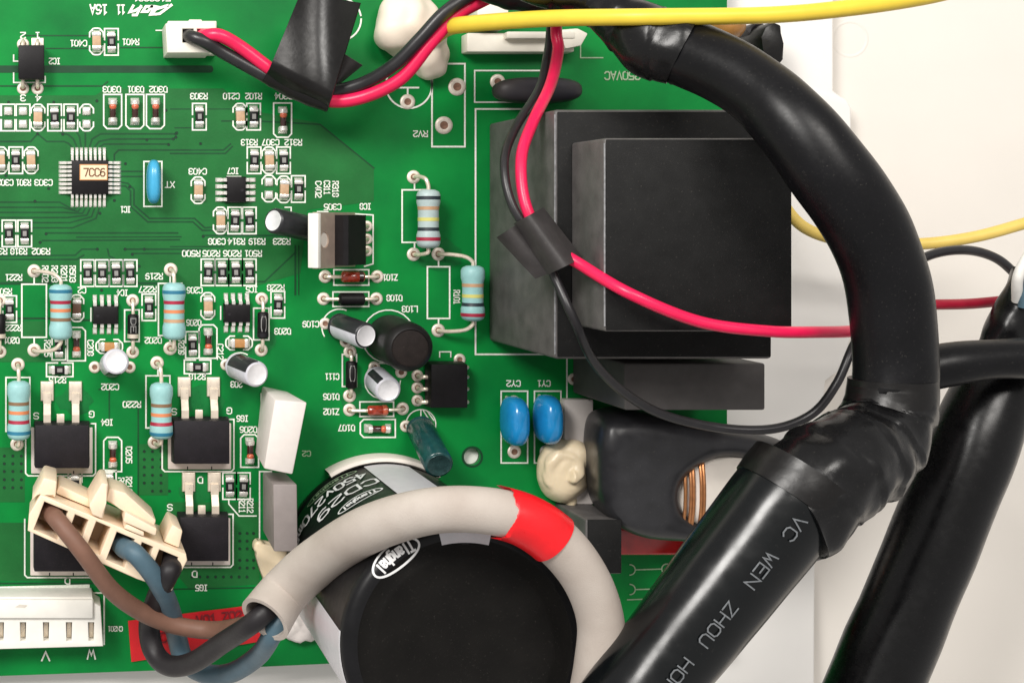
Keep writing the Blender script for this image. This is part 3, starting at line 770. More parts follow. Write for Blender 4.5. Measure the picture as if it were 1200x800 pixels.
def soic(x0, x1, y0, y1, label, vert, name='amplifier_chip', px=None):
    cx, cy = (x0 + x1) / 2, (y0 + y1) / 2; a, b_ = (x1 - x0) / 2, (y1 - y0) / 2
    t = thing(name, label, 'chip', 'small eight legged chips', (cx, cy, 0))
    part('body', frustum([(-a, -b_), (a, -b_), (a, b_), (-a, b_)], [(-a + 1.5, -b_ + 1.5), (a - 1.5, -b_ + 1.5), (a - 1.5, b_ - 1.5), (-a + 1.5, b_ - 1.5)], 2, 11, 0.6), 'chip_black', t)
    me = gull(4.0, 10.5, 6, 'soic')
    for i in range(4):
        if vert:
            q = -12.4 + 8.27 * i
            pin(t, me, q, -b_ + .6, 0); pin(t, me, q, b_ - .6, 180)
        else:
            q = -11.5 + 7.6 * i
            pin(t, me, -a + .6, q, -90); pin(t, me, a - .6, q, 90)
    part('pin_one_dimple', lathe([(0, 11.02), (1.8, 11.02), (2.2, 11.1)], 14, ((a - 6) if not vert else (-a + 6), 0, 0)), 'chip_mark' if False else 'mosfet_black', t)
soic(264, 288, 207, 238, 'small black eight legged chip below the printing IC7', False)
soic(108, 139, 357, 380, 'small black eight legged chip below the printing IC4', True); silk([[(106.5, 361), (106.5, 376)]], 1.5)
soic(261, 293, 355, 378, 'small black eight legged chip below the printing IC5', True); silk([[(258.5, 359), (258.5, 374)]], 1.5)
# optocoupler
for x in (27, 44): pad(x, 104, 7.2)
pad(27, 52, 7.2); pad(44, 52, 7.2, 'square')
t = thing('optocoupler', 'black four legged block printed IC2 at the upper left', 'chip', None, (37, 76, 0))
part('body', box(-15, 15, -20, 19, 5, 23, 1.2), 'chip_black', t)
for (x, y, d) in ((-10, -20, -1), (7, -20, -1), (-10, 19, 1), (7, 19, 1)):
    part('pin', tube([(x, y - d * 2, 12), (x, y + d * 3, 12), (x, y + d * 6.5, 9), (x, y + d * 8, 3), (x, y + d * 8, -2)], 2.2, 8, 4), 'tin', t)
# eight legged power chip
for y in (440, 454, 469): pad(489, y, 7)
pad(538.5, 421, 7)
t = thing('controller_chip', 'black controller chip in a two row package below the round coil', 'chip', None, (518, 449, 0))
part('body', frustum([(-22, -27), (22, -27), (22, 26), (-22, 26)], [(-20, -25), (22, -25), (22, 25), (-20, 25)], 6, 26, 1.0), 'chip_black', t)
for y in (-9, 5, 20): part('pin', tube([(-21, y, 14), (-26, y, 14), (-29, y, 10), (-29, y, -2)], 2.4, 8, 4), 'tin', t)
for y in (-20, -9, 5, 20): part('pin', tube([(21, y, 14), (25, y, 14), (26, y, 10), (26, y, -2)], 2.4, 8, 4), 'tin', t)
silk([[(515, 418), (515, 412), (528, 412), (528, 418)]], 1.4)

# =================================================================== POWER TRANSISTORS
def mosfet(x0, x1, y0, y1, label, pads=True):
    cx, cy = (x0 + x1) / 2, (y0 + y1) / 2; a, b_ = (x1 - x0) / 2, (y1 - y0) / 2
    t = thing('power_transistor', label, 'transistor', 'flat black power transistors', (cx, cy, 0))
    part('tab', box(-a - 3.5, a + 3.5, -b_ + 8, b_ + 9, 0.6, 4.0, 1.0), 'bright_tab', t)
    for x in (-a * .42, a * .42): part('tab_notch', box(x - .6, x + .6, b_ + 5.5, b_ + 9.05, 3.9, 4.2), 'mosfet_black', t, 0)
    part('body', frustum([(-a, -b_), (a, -b_), (a, b_), (-a, b_)], [(-a + 1.5, -b_ + 2), (a - 1.5, -b_ + 2), (a - 1.5, b_ - 1.5), (-a + 1.5, b_ - 1.5)], 3.0, 26, 1.0), 'mosfet_black', t)
    for x in (-a * .53, a * .49):
        b = bmesh.new()
        for (y0_, y1_, z0, z1) in ((-b_ + 2, -b_ - 8, 11, 11), (-b_ - 8, -b_ - 20, 11, 4), (-b_ - 20, -b_ - 32, 4, 4.0)):
            c = bmesh.new(); w = 4.2 if y1_ > -b_ - 21 else 4.6
            vs = [c.verts.new(p) for p in ((x - w, y0_, z0), (x + w, y0_, z0), (x + w, y1_, z1), (x - w, y1_, z1), (x - w, y0_, z0 + 2.4), (x + w, y0_, z0 + 2.4), (x + w, y1_, z1 + 2.4), (x - w, y1_, z1 + 2.4))]
            for f in ((0, 1, 2, 3), (4, 5, 6, 7), (0, 1, 5, 4), (1, 2, 6, 5), (2, 3, 7, 6), (3, 0, 4, 7)): c.faces.new([vs[i] for i in f])
            join(b, c)
        bmesh.ops.remove_doubles(b, verts=b.verts[:], dist=0.05)
        part('leg', b, 'tin', t)
        if pads: lump(cx + x, cy - b_ - 34, 16, 24, 'tin', 3.6)
    part('cut_leg', box(-a * .05 - 4.4, -a * .05 + 4.4, -b_ - 9, -b_ + 2, 11, 13.6, 0.5), 'tin', t)
    silk([[(cx + a + 2, cy - b_ + 4), (cx + a + 7, cy - b_ + 4), (cx + a + 7, cy + b_ + 9), (cx + a + 4, cy + b_ + 12), (cx - a - 7, cy + b_ + 12), (cx - a - 10, cy + b_ + 9), (cx - a - 10, cy - b_ + 4)]], 1.7)
mosfet(40, 105, 492, 545, 'flat black power transistor with silver tab below the printing R216')
mosfet(200, 267, 487, 540, 'flat black power transistor with silver tab left of the white box capacitor')
mosfet(207, 266, 598, 652, 'flat black power transistor half behind the right end of the cream plug')
mosfet(39, 105, 604, 664, 'flat black power transistor mostly hidden under the left of the cream plug')

# =================================================================== AXIAL RESISTORS AND DIODES
def axial_resistor(x, y0, y1, pads, bands, label, m='resistor_cyan', z=26, r=13.6, rect=None, flip=False):
    """apparent body from y0 to y1 at column x"""
    for p in pads: pad(*p, 8)
    if rect:
        x0, x1, ya, yb = rect
        silk([[(x0, ya), (x1, ya), (x1, yb), (x0, yb), (x0, ya)], [((x0 + x1) / 2, ya), ((x0 + x1) / 2, pads[0][1] + 8)], [((x0 + x1) / 2, yb), ((x0 + x1) / 2, pads[1][1] - 8)]], 1.8)
    s = sc_at(z); a = W(x, y0, z); c = W(x, y1, z); L = c[1] - a[1]; r *= s
    at = ((a[0]), (a[1] + c[1]) / 2, 0)
    t = thing('axial_resistor', label, 'resistor', 'banded axial resistors', at)
    h = L / 2
    e = L * .30
    prof = [(0, -h), (r * .55, -h + .3), (r * .88, -h + 2.5), (r, -h + 6), (r, -h + e - 5), (r * .90, -h + e), (r * .88, -h + e + 3), (r * .88, h - e - 3), (r * .90, h - e), (r, h - e + 5), (r, h - 6), (r * .88, h - 2.5), (r * .55, h - .3), (0, h)]
    part('body', lathe(prof, 24, (0, 0, z), (0, 1, 0)), m, t, 60)
    def rad(q):
        for (r0, z0), (r1, z1) in zip(prof, prof[1:]):
            if z0 <= q <= z1: return r0 + (r1 - r0) * (q - z0) / max(1e-6, z1 - z0)
        return r
    for (yy, col) in bands:
        q = (W(x, yy, z)[1] - at[1])
        wd = 1.9
        part('band', lathe([(rad(q - wd) - .2, q - wd - .2), (rad(q - wd) + .25, q - wd), (rad(q) + .25, q), (rad(q + wd) + .25, q + wd), (rad(q + wd) - .2, q + wd + .2)], 24, (0, 0, z), (0, 1, 0)), 'band_' + col, t)
    for (p, sg) in ((pads[0], -1), (pads[1], 1)):
        dx, dy = p[0] - at[0], p[1] - at[1]
        tip = sg * h
        pts = [(0, tip - sg * 2, z), (0, tip + sg * 4, z), (dx * .25, tip + sg * (max(6, abs(dy - tip) * .8)), z * .92), (dx * .7, dy, z * .6), (dx, dy, 8), (dx, dy, -4)]
        part('lead', tube(pts, 2.3, 10, 6), 'tin', t)
B1 = [(341, 'blue'), (353.8, 'red'), (363.2, 'orange'), (374, 'brown')]
axial_resistor(71, 333, 398, [(40, 317.6), (40, 410)], B1, 'pale blue banded resistor right of the printing R221', rect=(25.6, 54.4, 333, 395))
axial_resistor(204, 331, 398, [(200, 316), (199.4, 408)], [(342, 'blue'), (354, 'red'), (364.5, 'orange'), (375.5, 'tan')], 'pale blue banded resistor right of the printing R219', rect=(185.6, 213, 332, 393))
axial_resistor(22, 446, 515, [(21, 427), (20, 520)], [(472, 'brown'), (482.4, 'orange'), (493.4, 'red'), (506, 'blue')], 'pale blue banded resistor at the left edge beside the transistor IG4', rect=(7, 35, 442, 505))
axial_resistor(189, 448, 514, [(184, 425), (181, 518)], [(474, 'brown'), (485, 'orange'), (495.6, 'red'), (507.4, 'blue')], 'pale blue banded resistor right of the printing R220', rect=(171, 199, 440, 501))
axial_resistor(502, 222, 291, [(484.6, 207.5), (484.6, 298)], [(232, 'black'), (244, 'tan'), (257, 'yellow'), (268.5, 'black'), (280, 'red')], 'pale grey banded resistor, the upper of two left of the transformer', 'resistor_pale', rect=(471, 500, 222.6, 284))
axial_resistor(554, 311, 376, [(513.5, 297.7), (513.5, 387)], [(334, 'tan'), (346.5, 'yellow'), (356.5, 'black'), (368.5, 'red')], 'pale banded resistor close to the transformer beside the printing R101', 'resistor_cyan', rect=(500.6, 526.7, 312.5, 373))

def axial_diode(p0, p1, half, r, label, m, z=9, ring=None, pads=True, mark=None):
    cx, cy = (p0[0] + p1[0]) / 2, (p0[1] + p1[1]) / 2
    d = Vector((p1[0] - p0[0], p1[1] - p0[1], 0)); D = d.length / 2; ang = math.degrees(math.atan2(d.y, d.x))
    if pads:
        pad(*p0, 7.6); pad(*p1, 7.6)
    t = thing('axial_diode', label, 'diode', 'axial diodes', (cx, cy, 0), ang)
    part('body', lathe([(0, -half), (r * .7, -half), (r, -half + 1.8), (r, half - 1.8), (r * .7, half), (0, half)], 18, (0, 0, z), (1, 0, 0)), m, t, 50)
    if ring: part('cathode_ring', lathe([(r - .2, half - 7), (r + .25, half - 6.6), (r + .25, half - 2), (r - .3, half - 1.6)], 18, (0, 0, z), (1, 0, 0)), ring, t)
    for s in (-1, 1): part('lead', tube([(s * (half - 1), 0, z), (s * (half + 4), 0, z), (s * (D - 3), 0, z * .8), (s * D, 0, 3), (s * D, 0, -4)], 2.1, 10, 5), 'tin', t)
    if mark:
        b = bmesh.new()
        for st in text_strokes(mark, half * 1.1, r * .9): stroke(densify(st, 2), 0.9, b, lambda x, y: (x - 2, r * 1.03 * math.sin(y / r), z + r * 1.03 * math.cos(y / r)))
        part('marking', b, 'chip_mark', t, 0)
    return t
axial_diode((381, 324), (442, 324), 13.5, 6.6, 'red glass diode lying below the upright metal tabbed regulator', 'glass_red', ring='glass_dark'); srect(391, 432, 316, 334)
axial_diode((379, 350), (441, 350), 15, 7.4, 'black diode lying below the red glass diode near capacitor C109', 'chip_black'); srect(390, 432, 342, 359)
axial_diode((155.4, 352), (155.4, 412.4), 15, 6.6, 'black diode with silver band right of the printing IC4', 'chip_black', ring='tin', mark='DE'); srect(146, 163, 363, 400)
axial_diode((306.6, 350), (306, 410), 15.5, 6.4, 'black diode with pale band right of the printing IC5', 'chip_black', z=12, ring='mosfet_black', mark='C'); srect(297, 315, 361, 398)
axial_diode((410, 412), (409.5, 463.6), 16, 6.6, 'black diode standing in line beside the printing C111', 'chip_black', mark='0'); srect(401, 417.6, 415, 452.5)
axial_diode((409.5, 480), (471.6, 478.5), 12, 5.8, 'red glass diode lying beside the printing Z102', 'glass_red', ring='bead_red'); srect(421.5, 461, 470.5, 487.6)
axial_diode((0, 352), (0, 412), 15, 7, 'black diode cut by the left picture edge', 'chip_black', ring='tin')

# =================================================================== ELECTROLYTIC CAPACITORS
def electrolytic(base, top, zt, r, label, sleeve, stripe, z0=3, topm='aluminium', pads=(), arc=None, text=None, sa=0.0, sw=1.3):
    """stands on base (board), leaning so its top is seen at `top`"""
    for p in pads: pad(*p, 7)
    a = Vector((base[0], base[1], z0)); c = Vector(W(top[0], top[1], zt)); ax = (c - a); L = ax.length; ax.normalize()
    r = r * sc_at(zt)
    at = (base[0], base[1], 0)
    t = thing('electrolytic_capacitor', label, 'capacitor', 'small electrolytic capacitors', at)
    P0 = (0, 0, z0)
    prof = [(0, 0), (r * .86, 0), (r, 2), (r, 4), (r * .93, 5.5), (r, 7.5), (r, L - 2.5), (r * .93, L - .6), (r * .80, L)]
    part('sleeve', lathe(prof, 28, P0, ax), sleeve, t, 50)
    part('can_top', lathe([(r * .84, L - .6), (r * .80, L + .15), (r * .74, L - .5), (0, L - .3)], 28, P0, ax), topm, t, 50)
    b = bmesh.new()
    q = Vector((0, 0, 1)).rotation_difference(ax)
    for an in (0, 60, 120):
        u = Vector((math.cos(R(an)), math.sin(R(an)), 0)); vv = Vector((-u.y, u.x, 0))
        b.faces.new([b.verts.new(Vector(P0) + q @ (u * s1 * r * .62 + vv * s2 * .35 + Vector((0, 0, L + .02 + an * .0005)))) for s1, s2 in ((-1, -1), (1, -1), (1, 1), (-1, 1))])
    b.free() if True else part('vent_score', b, 'cap_sleeve_light' if topm == 'aluminium' else topm, t, 0)
    if stripe: part('polarity_stripe', lathe([(r * 1.012, 7.5), (r * 1.012, L - 2.5), (r * .945, L - .6)], 12, P0, ax, a0=sa - sw / 2, a1=sa + sw / 2), stripe, t, 50)
    if text:
        b = bmesh.new()
        for st in text_strokes(text, L * .62, r * .7):
            stroke(densify(st, 2), r * .10, b, lambda x, y: Vector(P0) + q @ Vector((r * 1.02 * math.cos(sa + .9 + y / r), r * 1.02 * math.sin(sa + .9 + y / r), L * .5 + x)))
        part('marking', b, 'can_print', t, 0)
    for s in (-1, 1): part('lead', tube([(s * 5, 0, z0 + 1), (s * 5, 0, -4)], 1.4, 8, 3), 'tin', t)
    return t
electrolytic((131, 427), (136, 423.5), 62, 15.4, 'short silver capacitor printed C202 left of resistor R220', 'cap_sleeve_light', 'cap_sleeve_dark', sa=1.7, sw=1.0, pads=((111, 430), (152, 430)))
electrolytic((276, 428), (301, 438.5), 56, 15.4, 'silver capacitor leaning right below the orange chip capacitor, near C203 printing', 'cap_sleeve_light', 'cap_sleeve_dark', sa=-2.2, sw=1.5, pads=((265, 427),))
silk([circle(281, 430, 17, 14, None, R(170), R(300))], 1.5)
electrolytic((395, 381), (429, 393.5), 58, 15.4, 'black and silver capacitor leaning right beside the printing C109', 'cap_sleeve_dark', 'cap_sleeve_light', sa=2.35, sw=1.9, pads=((381, 379), (405, 400)), text=None)
silk([circle(398, 383, 21, 16, None, R(150), R(290))], 1.5)
electrolytic((440, 443), (455, 457), 50, 15.4, 'small bluish silver capacitor between the round coil and red diode Z102', 'cap_sleeve_light', 'cap_sleeve_dark', sa=-2.3, sw=.6, pads=((438.6, 430), (470, 436)))
silk([circle(448, 446, 21, 18)], 1.4)
electrolytic((491, 500), (514.5, 545), 82, 17, 'glossy dark green capacitor leaning down towards the big black capacitor', 'cap_sleeve_green', None, topm='cap_top_green', pads=((475.5, 499),), text='SXM', sa=-0.35)
silk([circle(493, 497, 17.5, 18, None, R(150), R(380)), [(493, 480), (493, 490)], [(496, 481), (503, 492)], [(500, 481), (508, 492)]], 1.4)
# lying capacitor
c0 = W(320, 258.5, 62); c1 = W(376, 271, 16); at = (c0[0], c0[1], 0)
t = thing('electrolytic_capacitor', 'black capacitor lying on its side, bright end left of the metal tabbed regulator', 'capacitor', 'small electrolytic capacitors', at)
ax = Vector(c1) - Vector(c0); L = ax.length; ax.normalize(); ax2 = ax; r = 14.6
P0 = (0, 0, 62)
part('sleeve', lathe([(r * .8, 0), (r * .93, .6), (r, 2.6), (r, L - 6), (r * .93, L - 4), (r, L - 2), (r * .9, L), (0, L)], 28, P0, ax2), 'cap_sleeve_dark', t, 50)
part('can_top', lathe([(0, .4), (r * .70, .6), (r * .78, -.1), (r * .84, .6)], 28, P0, ax2), 'aluminium', t, 50)

# =================================================================== REGULATOR WITH METAL TAB (leaning left)
for y in (265, 280, 294): pad(430, y, 6.5)
silk([[(407, 250), (437, 252), (437, 309), (427, 312)], [(372, 248), (384, 248)]], 1.6)
at = (415, 281, 0)
t = thing('voltage_regulator', 'black regulator with drilled metal tab leaning left beside the lying capacitor', 'regulator', None, at)
def reg(pts, y0, y1, z0=None):
    """profile in x,z extruded along y"""
    b = bmesh.new()
    f0 = [b.verts.new((x, y0, z)) for x, z in pts]; f1 = [b.verts.new((x, y1, z)) for x, z in pts]
    b.faces.new(f0); b.faces.new(f1)
    for i in range(len(pts)): b.faces.new((f0[i], f0[(i + 1) % len(pts)], f1[(i + 1) % len(pts)], f1[i]))
    return b
# leaning direction: up and to the left
def L2(u, v):   # u along the package from legs to tab end, v thickness
    ca, sa = math.cos(R(132)), math.sin(R(132))
    return (u * ca + v * sa, 14 + u * sa - v * ca * 1.0)
body = reg([L2(2, -2), L2(50, -2), L2(50, 11), L2(46, 15), L2(6, 15), L2(2, 12)], -29, 28)
part('plastic_body', body, 'chip_black', t)
tabp = plate([(50, -32), (88, -32), (88, 31), (50, 31)], [circle(72, -1, 9, 20)], -6, 0)
for v in tabp.verts:
    p = L2(v.co.x, v.co.z); v.co = Vector((p[0], v.co.y, p[1]))
part('metal_tab', tabp, 'tab_metal', t)
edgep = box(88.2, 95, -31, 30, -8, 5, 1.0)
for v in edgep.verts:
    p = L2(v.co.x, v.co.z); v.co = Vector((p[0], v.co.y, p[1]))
part('tab_edge_glint', edgep, 'header_white', t)  # white edge piece painted in for light caught by the tab end
fill_disc = lathe([(0, -1.6), (8.9, -1.6), (8.9, -5)], 20, (72, -1, 0))
for v in fill_disc.verts:
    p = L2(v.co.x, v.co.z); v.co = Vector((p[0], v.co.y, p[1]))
part('hole_disc', fill_disc, 'ptfe_white', t)  # white disc filling the tab hole
backp = box(0, 50, -32, 31, -6, -2.1)
for v in backp.verts:
    p = L2(v.co.x, v.co.z); v.co = Vector((p[0], v.co.y, p[1]))
part('heat_spreader', backp, 'tab_metal', t)
for y in (-16, -1, 13): part('leg', tube([(*L2(4, 3)[:1], y, L2(4, 3)[1]), (9, y, 12), (15, y, 4), (15, y, -4)], 2.4, 8, 5), 'tin', t)

# =================================================================== ROUND COIL
bc = (456, 396, 0); tp = W(481, 408, 95)
silk([circle(455, 394, 31, 26)], 1.5)
t = thing('round_coil', 'black round coil leaning right beside capacitor C109', 'coil', None, bc)
ax = Vector((tp[0] - bc[0], tp[1] - bc[1], 91)); L = ax.length; r = 27.5
part('sleeve', lathe([(0, 0), (r, 0), (r, L - 14), (r * .98, L - 9), (r * .92, L - 5), (r * .80, L - .6), (r * .76, L), (r * .74, L - 2)], 36, (0, 0, 4), ax), 'ferrite', t, 50)
part('ferrite_core', lathe([(r * .75, L - 2.2), (r * .66, L - 1.6), (0, L - 1.4)], 36, (0, 0, 4), ax), 'ferrite_top', t, 50)

# =================================================================== BLUE DISC PARTS
def disc(x, y, w, h, z, label, m, name='disc_capacitor', cat='capacitor', rect=None, pads=(), grp=None):
    for p in pads: pad(*p, 8)
    if rect: srect(*rect)
    c = W(x, y, z)
    t = thing(name, label, cat, grp, (c[0], c[1], 0))
    part('coated_body', ellipsoid((0, 0, z), (w / 2, h / 2, z * 0.95), u=28, v=20, p=0.72), m, t, 80)
    for s in (-1, 1): part('lead', tube([(0, s * h * .38, z * .5), (0, s * h * .42, 5), (0, s * h * .42, -4)], 1.8, 8, 4), 'tin', t)
disc(180, 213, 16.5, 51, 20, 'light blue oval resonator printed XT right of the processor chip', 'blue_epoxy_pale', 'ceramic_resonator', 'resonator', (168.6, 189.6, 189.4, 242))
disc(603, 493, 26, 56, 28, 'glossy blue disc capacitor below the printing CY2', 'blue_epoxy', rect=(587, 618, 458, 542), pads=((602.5, 529), (602, 471)), grp='blue disc capacitors')
disc(642, 491, 26, 56, 28, 'glossy blue disc capacitor below the printing CY1, beside the cream glue', 'blue_epoxy', rect=(626, 657, 458, 542), pads=((640, 529), (642, 471)), grp='blue disc capacitors')
# dark varistor
silk([[(650, 83), (556, 83), (556, 120), (650, 120)]], 1.7); pad(583, 96, 9)
c = W(630, 106, 22); t = thing('varistor', 'dark blue black varistor lying above the transformer behind the red wire', 'varistor', None, (c[0], c[1], 0))
part('coated_body', ellipsoid((0, 0, 20), (51, 15, 19), u=28, v=16, p=0.72), 'dark_blue_epoxy', t, 80)
for s in (-1, 1): part('lead', tube([(s * 42, 0, 14), (s * 44, 0, -4)], 2, 8, 4), 'tin', t)
# bare footprints
srect(506, 544.5, 75, 172, 2); pad(535.5, 102, 10.5); pad(520, 147, 10.5); pad(477.5, 119.5, 9)
silk([circle(479, 100, 27, 26, None, R(-30), R(210)), [(466, 103), (490, 103)], [(477.5, 103), (477.5, 111)]], 2); silk([circle(398, 23, 25, 34)], 2)
silk([[(620, 128), (557, 128), (557, 415), (650, 415)]], 2); silk([[(664, 415), (664, 470), (680, 470)], [(692, 474), (664, 474), (664, 600)]], 1.8)
silk([[(680, 52), (680, 68), (706, 68)]], 1.4, m='silk_faint')
silk([circle(738, 667, 6, 12, None, R(-90), R(90)), [(744, 667), (775, 666)], circle(781, 666, 6, 14), circle(738, 690, 6, 12, None, R(-90), R(90)), [(744, 690), (790, 689)], [(735, 702), (790, 700)]], 1.4, m='silk_faint')

# =================================================================== TRANSFORMER
at = (680, 270, 0)
t = thing('transformer', 'large black stepped box transformer under the thick cable', 'transformer', None, at)
wpart('lower_case', box(573, 795, 145, 399, 0, 205, 3.5, 3), 'trafo_lit_side', t, at)
wpart('lid', box(575.5, 792.5, 147.5, 396.5, 205.2, 207.5, 0.8), 'trafo_black', t, at)
up = wpart('upper_case', box(589, 769, 179, 364, 207.6, 289, 3.0, 3), 'trafo_lit_side', t, at)
wpart('top_plate', box(590.5, 767.5, 180.5, 362.5, 289.1, 291, 0.8), 'trafo_black', t, at)
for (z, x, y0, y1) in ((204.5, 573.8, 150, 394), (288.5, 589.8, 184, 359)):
    wpart('pale_edge', tube([(x, y0 + (y1 - y0) * i / 10, z + random.uniform(-.3, .3)) for i in range(11)], 0.95, 6, 1, raw=True), 'edge_pale', t, at)  # pale line along the left top edge of each step
# grey block
at = (745, 436, 0)
t = thing('film_capacitor', 'long dark grey box capacitor below the transformer', 'capacitor', None, at)
wpart('case', box(671, 821, 410, 460, 0, 143, 2.5, 3), 'block_grey', t, at)
pad(672, 444, 7)
# small dark block at the lower right and red part
at = (690, 640, 0)
t = thing('dark_block', 'dark grey block between the grey sleeved cable and the black choke', 'block', None, at)
wpart('case', box(650, 690, 588, 648, 0, 92, 2.5, 3), 'trafo_lit_side', t, at)
wpart('lid', box(651.5, 688.5, 587.5, 646.5, 92.1, 94, .6), 'trafo_black', t, at)
rb = box(694, 788, 610, 642, 0.5, 34, 3.5, 3)
solo('red_component', rb, 'part_red', 'glossy dark red component under the black choke beside thick sleeve', 'component')

# =================================================================== CHOKE IN BLACK SHRINK SLEEVE
at = (750, 515, 0)
wb_ = box(656, 690, 466, 588, 0.5, 14, 2.0)
t = thing('choke_coil', 'black shrink wrapped choke with copper windings showing through its oval opening', 'choke', None, at)
wpart('white_base', wb_, 'relay_white', t, at)
zt = 104
out2 = [W(px, py, 62)[:2] for px, py in ((706, 482), (740, 480), (800, 494), (850, 500), (905, 512), (930, 540), (925, 600), (880, 634), (800, 632), (740, 626), (702, 604), (689, 570), (687, 520), (692, 490))]
sm_out = [tuple(p[:2]) for p in smooth_path([(*p, 0) for p in out2 + [out2[0]]], 6)[:-1]]
hc = W(846, 575, 82)
hole = [(hc[0] + 49 * math.cos(2 * math.pi * i / 36), hc[1] + 38 * math.sin(2 * math.pi * i / 36)) for i in range(36)]
hole = [rot2(p, hc, R(-12)) for p in hole]
sb = plate(sm_out, [hole], 6, zt, 20, 6)
for v in sb.verts:
    v.co.z += 5 * noise.noise(v.co * 0.022) - max(0, (v.co.y - 520)) * .10 * (v.co.z / zt)
for v in sb.verts:
    if v.co.x < 720: v.co.x += max(0, zt - v.co.z) * 0.14
melt(wpart('shrink_sleeve', sb, 'shrink', t, at, 60), 0.05, 50)
core = ellipsoid((hc[0] + 6, hc[1], 48), (62, 46, 50), u=28, v=18, p=0.65)
cp = wpart('white_core', core, 'ptfe_white', t, at, 80)
for i, dx in enumerate((-45, -39, -36, -28, -25)):
    pts = []
    for k in range(13):
        a = R(-80 + 160 * k / 12)
        pts.append((hc[0] + 2 + dx - 3 * math.cos(a), hc[1] + 50 * math.sin(a), 54 + 44 * math.cos(a) ** .5 - abs(dx) * .10))
    wpart('copper_winding', tube(pts, 1.9, 8, 3), 'copper', cp, at)
# cream glue
g = ellipsoid((*W(663, 552, 22)[:2], 14), (31, 37, 25), u=30, v=18, wob=3, ws=0.05)
g = ellipsoid((*W(672, 534, 24)[:2], 24), (22, 18, 16), bm=g, u=20, v=14, wob=3, ws=0.07)
g = ellipsoid((*W(668, 585, 10)[:2], 8), (8, 12, 12), bm=g, u=14, v=10)
gc = W(664, 550, 30)
g = tube([(gc[0] + (26 - k * 1.9) * math.cos(k * .62 + 1), gc[1] + (30 - k * 2.2) * math.sin(k * .62 + 1), 20 + k * 2.0) for k in range(12)], 7.5, 12, 5, bm=g, wob=3, ws=.09)
melt(solo('glue_blob', g, 'glue', 'cream hardened glue blob between the blue disc capacitors and black choke', 'glue', smooth=180), 0.02, 9)
# silicone at the top
g = ellipsoid((*W(480, 28, 24)[:2], 12), (38, 43, 40), u=36, v=20, wob=11, ws=0.035)
g = ellipsoid((*W(506, 66, 20)[:2], 8), (23, 28, 28), bm=g, u=24, v=16, wob=7, ws=0.05)
g = ellipsoid((*W(500, 46, 20)[:2], 8), (26, 22, 36), bm=g, u=24, v=16, wob=7, ws=0.05)
melt(solo('silicone_blob', g, 'silicone', 'white silicone blob under the red and black wires at the top', 'silicone', smooth=180))

# =================================================================== BOX CAPACITORS (white, grey)
b = frustum([(307, 452), (338, 459), (330, 538), (299, 531)], [(W(322, 468, 95)[0], W(322, 468, 95)[1]), W(360, 471, 95)[:2], W(343, 556, 95)[:2], W(309, 549, 95)[:2]], 0, 95, 2.2)
solo('box_capacitor', b, 'relay_white', 'white box capacitor leaning right beside the transistor IG6', 'capacitor', 'upright box capacitors')
silk([[(313, 461), (306, 461), (306, 512)]], 1.6); silk([[(318, 552), (304, 552), (304, 640)]], 1.6); T('C2', 359, 531, h=6, rot=180, m='silk_faint')
b = frustum([(308, 553), (334, 553), (334, 622), (308, 622)], [W(320, 567, 92)[:2], W(348, 567, 92)[:2], W(349, 646, 92)[:2], W(321, 646, 92)[:2]], 0, 92, 1.6)
solo('box_capacitor', b, 'film_grey', 'grey brown box capacitor between white box capacitor and sleeved cable', 'capacitor', 'upright box capacitors')
g = prism([(296, 630), (303, 628), (310, 636), (330, 642), (356, 640), (360, 672), (330, 694), (308, 688), (306, 662), (302, 648), (294, 640)], 0.5, 20, 4, seg=3)
solo('glue_strip', g, 'glue', 'cream glue strip under the grey box capacitor and cable sleeve end', 'glue', 'glue patches by the big capacitor', 180)
g = ellipsoid((*W(352, 736, 10)[:2], 5), (26, 19, 10), u=24, v=12, wob=7, ws=0.09)
solo('glue_strip', g, 'relay_white', 'small white glue patch on the board at the big capacitor foot', 'glue', 'glue patches by the big capacitor', 180)

# =================================================================== BIG CAPACITOR
BC = (446.5, 655); BR = 115.5; BH = 320
at = (BC[0], BC[1], 0)
t = thing('large_capacitor', 'big round black capacitor with white printing under the grey sleeved cable', 'capacitor', None, at)
er = 12.0
prof = [(0, 2), (BR - 4, 2), (BR, 6), (BR, 14), (BR - 3, 19), (BR, 24), (BR, BH - er)]
for i in range(1, 9):
    a = R(90 * i / 8); prof.append((BR - er + er * math.cos(a), BH - er + er * math.sin(a)))
prof += [(BR - er - 3, BH - .2)]
part('sleeve', lathe(prof, 96), 'can_sleeve', t, 50)
part('end_disc', lathe([(BR - er - 3, BH - .3), (BR - er - 5, BH - 1.0), (BR - 30, BH - 1.2), (BR - 32, BH - .8), (BR - 34, BH - 1.2), (0, BH - 1.2)], 96), 'can_top', t, 50)
def cyl_map(th, zz, lift=0.5):
    """angle (image sense) and height along the outline, rolling over the rim"""
    if zz <= BH - er: r, z = BR, zz
    else:
        a = min((zz - (BH - er)) / er, math.pi / 2)
        r, z = BR - er + er * math.cos(a), BH - er + er * math.sin(a)
        if zz > BH - er + er * math.pi / 2: r -= zz - (BH - er + er * math.pi / 2)
        r += lift * math.cos(a); z += lift * math.sin(a)
        return (r * math.cos(th), r * math.sin(th), z)
    return ((r + lift) * math.cos(th), (r + lift) * math.sin(th), z)
def band(th0, th1, z0, z1, lift=0.4):
    b = bmesh.new(); nu, nv = 20, 130
    g = [[b.verts.new(cyl_map(th0 + (th1 - th0) * i / nu, z0 + (z1 - z0) * j / nv, lift)) for j in range(nv + 1)] for i in range(nu + 1)]
    for i in range(nu):
        for j in range(nv): b.faces.new((g[i][j], g[i + 1][j], g[i + 1][j + 1], g[i][j + 1]))
    return b
